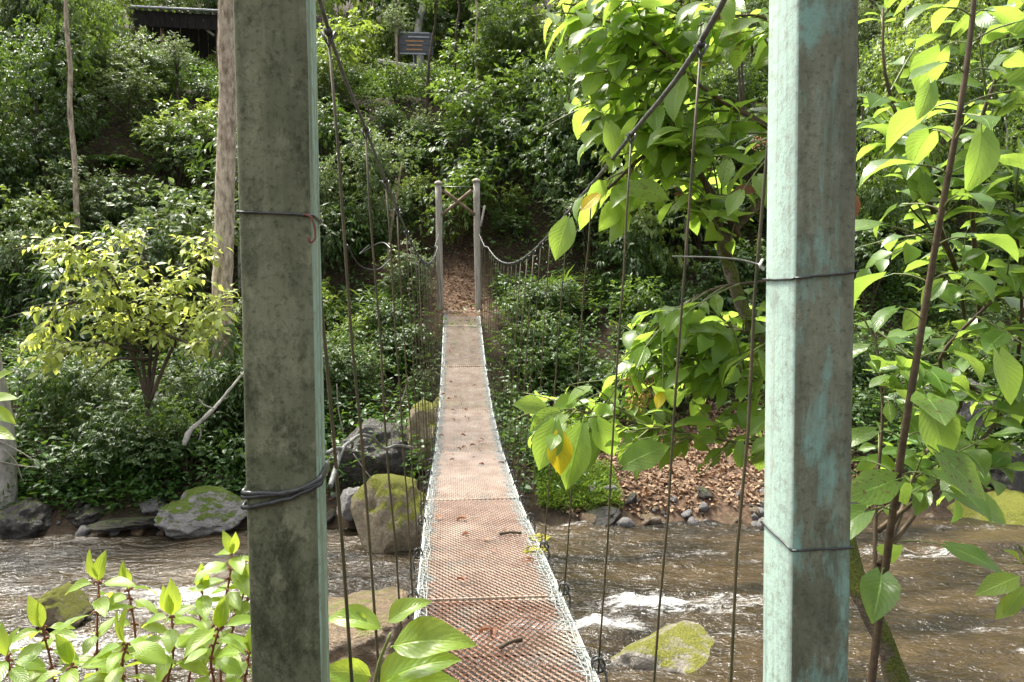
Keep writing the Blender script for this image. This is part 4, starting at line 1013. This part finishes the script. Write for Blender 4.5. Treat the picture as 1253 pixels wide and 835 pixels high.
upper = [(650, -60), (1060, -60), (1060, 330), (900, 340), (860, 290), (800, 270), (740, 300), (735, 270), (690, 300), (675, 280), (720, 230), (760, 215), (700, 200), (690, 130), (700, 110), (665, 80), (650, 50), (670, 10)]
lower = [(1060, 330), (900, 340), (880, 370), (830, 375), (770, 380), (745, 400), (770, 440), (735, 470), (700, 480), (650, 485), (635, 540), (665, 580), (700, 590), (740, 560), (800, 590), (900, 565), (960, 580), (1060, 580)]
branchy(tb, [bl[i] for i in (0, 1, 2, 3)], 600, 'big', .165, .38, lambda p: inpoly(p, upper), 31, .62, M['twig_green'], (-.25, -.1, 0), 5, ([leaf_tpl(1, .56, 4, 2, .6, .16, .42, 1, .14, .03, 3)], M['leaf_big2']), 190, yellow=.012)
branchy(tb, [bl[i] for i in (4, 5, 6, 7)], 480, 'big', .145, .33, lambda p: inpoly(p, lower), 32, .45, M['twig_green'], (-.25, -.1, 0), 4, ([leaf_tpl(1, .5, 4, 2, .6, .16, .42, 1, .14, .03, 3)], M['leaf_big2']), 95, yellow=.012)
rr = random.Random(14)
for (px, py, Y, dx, dz, L, key) in ((735, 236, 3.6, -.5, -.45, .13, 'yellow'), (757, 232, 3.6, .9, -.1, .22, 'big'), (698, 262, 3.5, -.35, -.95, .20, 'big'), (742, 145, 3.6, .25, -.95, .18, 'big'), (690, 502, 3.5, -.9, -.4, .17, 'big'), (682, 508, 3.45, -.35, -.9, .23, 'big'), (700, 515, 3.5, -.05, -1, .24, 'big'),
                             (684, 522, 3.42, .0, -1, .19, 'yellow'), (715, 510, 3.45, -.3, -1.0, .30, 'big'), (726, 507, 3.6, .4, -.8, .2, 'big'), (672, 500, 3.55, -.8, .15, .16, 'big'), (905, 535, 3.3, -.05, -1, .12, 'sap'), (755, 575, 3.5, .9, .55, .24, 'big')):
    put_leaf(tb, LS[key], at(px, py, Y), (dx, -.25, dz), (rr.uniform(-.3, .3), -.8, .5), L, rr, 'yellowed leaf' if key == 'yellow' else None)
for (px, py, Y) in ((905, 232, 3.55), (1050, 225, 3.0)):
    put_leaf(tb, LS['dead'], at(px-12, py+5, Y), (1, -.1, .1) if px < 1000 else (0, -.1, -1), (0, -.7, .6), .15, rr, 'dry brown leaf')
# orange seed heads
for (px, py, Y) in ((880, 15, 3.7), (900, 45, 3.7), (835, 240, 3.9), (860, 205, 3.9), (775, 470, 3.8), (790, 480, 3.75), (778, 495, 3.75), (800, 475, 3.75), (930, 175, 3.8)):
    c = at(px, py, Y); b = MB()
    for k in range(26):
        d = rdir(np.random.RandomState(px*3+k), 1)[0]; q = c+d*.06*(.4+.6*rr.random()); b.tube([c+(q-c)*.3, q], .0014, 4); b.tube([q-[0, 0, .004], q, q+[0, 0, .004]], [.003, .006, .003], 5)
    b.build('seed_head', M['board_orange'], tb)

# sapling with large leaves at the right
sp = thing('sapling', 'tall straight sapling with large heart shaped leaves at right', 'sapling', tuple(at(1068, 860, 2.9)))
stem = pline([(1062, 870, 2.9), (1076, 755, 2.85), (1088, 660, 2.75), (1105, 540, 2.65), (1128, 400, 2.6), (1150, 270, 2.55), (1172, 150, 2.5), (1188, 40, 2.5), (1194, -40, 2.5)])
b = MB(); b.tube(stem, list(np.linspace(.0165, .008, len(stem))), 9, jit=.08, rng=rr); b.build('stem', M['twig'], sp)
def nodes_leaves(t, stem, key, zs, size, seed, pet=.12, up=.25, mat=None, rot=1.57, pair=True, droop=.3, ok=None):
    r = random.Random(seed); A = seed
    for k, s in enumerate(zs):
        i = s*(len(stem)-1); a = int(i); a = min(a, len(stem)-2); p = stem[a]+(stem[a+1]-stem[a])*(i-a); A += rot
        for q in ((0, math.pi) if pair else (0,)):
            an = A+q+r.uniform(-.4, .4); d = np.array([math.cos(an), math.sin(an), up+r.uniform(-.1, .15)]); pl = pet*r.uniform(.6, 1.5); e = p+norm(d)*pl
            L = size*r.uniform(.7, 1.2)*(1-.25*s); dd = norm(d+[0, 0, -droop*r.uniform(.5, 1.7)-up])
            if ok and not ok(proj(e+dd*L*.7)): continue
            b = MB(); b.tube(curve([p, (p+e)/2+[0, 0, .01], e], 3), .003, 5, cap=False); b.build('leaf_stalk', mat, t)
            put_leaf(t, LS[key], e, dd, (r.gauss(0, .25), -.3+r.gauss(0, .25), 1), L, r)
okr = lambda p: p[0] > 1030
nodes_leaves(sp, stem, 'sap', np.linspace(.2, .99, 19), .215, 3, .12, .3, M['twig_green'], 1.3, True, .35, okr)
for (px, py, Y, dx, dz, L) in ((1130, 478, 2.45, .25, -1, .21), (1135, 545, 2.4, .7, -.7, .21), (1105, 585, 2.5, -.9, -.2, .21), (1150, 600, 2.6, 1, -.45, .22), (1215, 420, 2.5, .2, -.9, .18), (1140, 95, 2.4, -.35, -.8, .13), (1200, 150, 2.4, -.25, -1, .2), (1225, 50, 2.4, 1, .1, .22), (1215, 105, 2.4, .9, -.1, .22)):
    put_leaf(sp, LS['sap'], at(px, py, Y), (dx, -.2, dz), (rr.uniform(-.3, .3), -.8, .6), L, rr)
t2 = thing('leafy_shrub', 'spreading green shrub filling the gap behind the tall sapling', 'shrub', tuple(at(1112, 950, 3.3)))
bb = [[(1112, 950, 3.3), (1075, 760, 3.35), (1072, 620, 3.5), (1080, 500, 3.6), (1070, 400, 3.7)], [(1075, 700, 3.4), (1130, 560, 3.7), (1180, 480, 4.0), (1170, 330, 3.9), (1110, 250, 3.8)], [(1075, 690, 3.4), (1150, 590, 3.7), (1230, 500, 3.8), (1250, 380, 3.6), (1240, 240, 3.5)], [(1074, 650, 3.5), (1140, 600, 3.6), (1200, 590, 3.7)], [(1200, 480, 4.0), (1150, 440, 3.6), (1255, 330, 3.4)], [(1200, 400, 4), (1190, 200, 3.7), (1230, 60, 3.6), (1240, -40, 3.6)], [(1170, 330, 3.9), (1090, 120, 3.7), (1080, 10, 3.7)]]
bl = [pline(p) for p in bb]; b = MB()
for p in bl: b.tube(p, list(np.linspace(.014, .005, len(p))), 6)
b.build('branches', M['twig'], t2)
reg = [(1043, -60), (1330, -60), (1330, 640), (1200, 590), (1180, 650), (1043, 640)]
branchy(t2, [p[3:] for p in bl], 560, 'sap', .155, .34, lambda p: inpoly(p, reg), 41, .35, M['twig_green'], (0, -.1, 0), 5, ([leaf_tpl(1, .58, 4, 2, .6, .16, .42, 1, .14, .03, 3)], M['leaf_sap2']), 290)
rs_ = thing('bank_plant', 'lone leafy sprig reaching in from the right picture edge above water', 'plant', tuple(at(1330, 860, 2.6)))
pl_ = pline([(1330, 860, 2.6), (1300, 740, 2.6), (1262, 690, 2.6), (1245, 665, 2.6)]); b = MB(); b.tube(pl_, .004, 6); b.build('stem', M['twig_green'], rs_)
for (px, py, dx, dz, L) in ((1250, 705, -1, -.25, .19), (1248, 690, -.5, .5, .09), (1256, 715, -.6, -.6, .14), (1250, 690, .6, .7, .15), (1262, 700, .8, -.3, .18), (1252, 728, -.9, -.55, .13)):
    put_leaf(rs_, LS['front'], at(px, py, 2.6), (dx, -.15, dz), (.1, -.5, .8), L, rr)

# plant in front of the rapids, left of the mouldy post
fl = thing('bank_plant', 'yellow green plant with reddish stems at foot of the mouldy post', 'plant', tuple(at(215, 960, 2.5)))
stems = [[(150, 960, 2.5), (122, 850, 2.45), (119, 780, 2.4), (121, 712, 2.4)], [(215, 960, 2.5), (172, 850, 2.5), (165, 770, 2.5), (157, 722, 2.5)], [(215, 960, 2.5), (230, 840, 2.5), (243, 780, 2.5), (248, 725, 2.5)], [(215, 960, 2.5), (205, 850, 2.35), (212, 800, 2.3), (210, 755, 2.3)],
         [(190, 960, 2.5), (199, 835, 2.4), (248, 794, 2.45), (307, 731, 2.5)], [(248, 794, 2.45), (276, 730, 2.5), (284, 680, 2.55)], [(300, 960, 2.5), (270, 830, 2.6), (285, 770, 2.6), (300, 720, 2.6)], [(150, 960, 2.5), (80, 870, 2.4), (60, 800, 2.4), (52, 770, 2.4)],
         [(150, 960, 2.5), (40, 880, 2.3), (15, 830, 2.3), (10, 805, 2.3)], [(215, 960, 2.5), (160, 870, 2.3), (150, 815, 2.2), (155, 790, 2.2)], [(215, 960, 2.5), (260, 860, 2.3), (258, 810, 2.25), (268, 770, 2.2)], [(150, 960, 2.5), (100, 880, 2.2), (90, 840, 2.2), (88, 815, 2.2)], [(215, 960, 2.5), (285, 880, 2.3), (300, 830, 2.3), (305, 800, 2.3)]]
okf = lambda p: p[1] > 640
for i, s in enumerate(stems):
    p = pline(s, 6); b = MB(); b.tube(p, list(np.linspace(.005, .0028, len(p))), 6); b.build('stem', M['twig_red'], fl)
    nodes_leaves(fl, p, 'front', (.55, .68, .80, .90, .98), .135, i+5, .012, .35, M['twig_red'], 1.57, True, .18, okf)
    for q in range(2): put_leaf(fl, LS['front'], p[-1], (rr.uniform(-.35, .35), -.1, 1), (rr.uniform(-1, 1), -.7, .3), rr.uniform(.075, .11), rr)
fc = thing('bank_plant', 'bright lime plant with long curling leaves beside the bridge deck', 'plant', tuple(at(455, 1020, 2.05)))
p = pline([(455, 1020, 2.05), (452, 900, 2.05), (462, 820, 2.05), (478, 775, 2.05)], 6); b = MB(); b.tube(p, list(np.linspace(.008, .004, len(p))), 7); b.build('stem', M['twig_green'], fc)
BL = [tpl_mesh('leaf', leaf_tpl(1, .46, 9, 4, .8, .22, .38, 1, .05, .05, i), M['leaf_front']) for i in range(3)]
for (px, py, dx, dy, dz, L, n) in ((478, 792, 1, -.25, .25, .235, (-.15, -.62, .8)), (474, 762, .75, .0, .5, .13, (-.3, -.6, .7)), (468, 770, -.9, .0, .35, .16, (.1, -.5, .85)), (462, 842, 1, -.2, .62, .24, (-.2, -.5, .8)), (455, 828, -.65, -.4, .35, .15, (.1, -.8, .6)), (480, 850, 1, -.2, .35, .2, (-.2, -.5, .8)), (450, 772, -.5, .1, .5, .09, (.2, -.8, .5)), (440, 850, -.3, -.4, .4, .13, (0, -.6, .7)), (470, 840, .3, -.5, .2, .13, (0, -.6, .7))):
    put_leaf(fc, BL, at(px, py, 2.05), (dx, dy, dz), n, L, rr)
el = thing('bank_plant', 'few yellow green leaves poking in at the left picture edge', 'plant', tuple(at(-90, 960, 3.0)))
p = pline([(-90, 960, 3.0), (-60, 700, 3.0), (-30, 540, 3.0), (-12, 480, 3.0)]); b = MB(); b.tube(p, .005, 6); b.build('stem', M['twig_green'], el)
for (px, py, dx, dz) in ((-20, 490, 1, .1), (-20, 500, .9, -.3), (-22, 525, 1, -.25), (-15, 480, .6, .6), (-25, 515, -.8, .1)):
    put_leaf(el, LS['front'], at(px, py, 3.0), (dx, -.2, dz), (0, -.5, .8), .13, rr)

# ------------------------------------------------------------------ fallen leaves and sticks on the deck
r = random.Random(19)
def dz_at(y): return float(np.interp(y, joints, [deckz(j) for j in joints]))
for i in range(46):
    y = r.uniform(3.2, 6.6) if i < 13 else 8+abs(r.gauss(0, 1))*3.2
    if y > 17: continue
    x = deckx(y)+r.uniform(-.32, .32); o = bpy.data.objects.new('fallen_leaf', LS['dead'][r.randrange(3)]); link(o)
    s = r.uniform(.05, .10); o.location = (x, y, dz_at(y)+.012); o.scale = (s, s, s); o.rotation_euler = (r.uniform(-.2, .3), r.uniform(-.3, .3), r.random()*6.28)
    tag(o, 'dry red brown leaf fallen on the mesh deck', 'leaf', 'fallen leaves on the deck')
for (x, y, L, a, lb_) in ((.20, 5.35, .16, .1, 'short dark stick across the deck mesh near yellow moss'), (.06, 3.45, .13, .6, 'small dark curled stick on the nearest deck panel')):
    b = MB(); z = dz_at(y)+.014; b.tube(curve([(x-L/2*math.cos(a), y-L/2*math.sin(a), z), (x, y, z+.008), (x+L/2*math.cos(a), y+L/2*math.sin(a), z)], 4), .010, 6, jit=.4, rng=r)
    tag(b.build('stick', M['bark_dark']), lb_, 'stick')
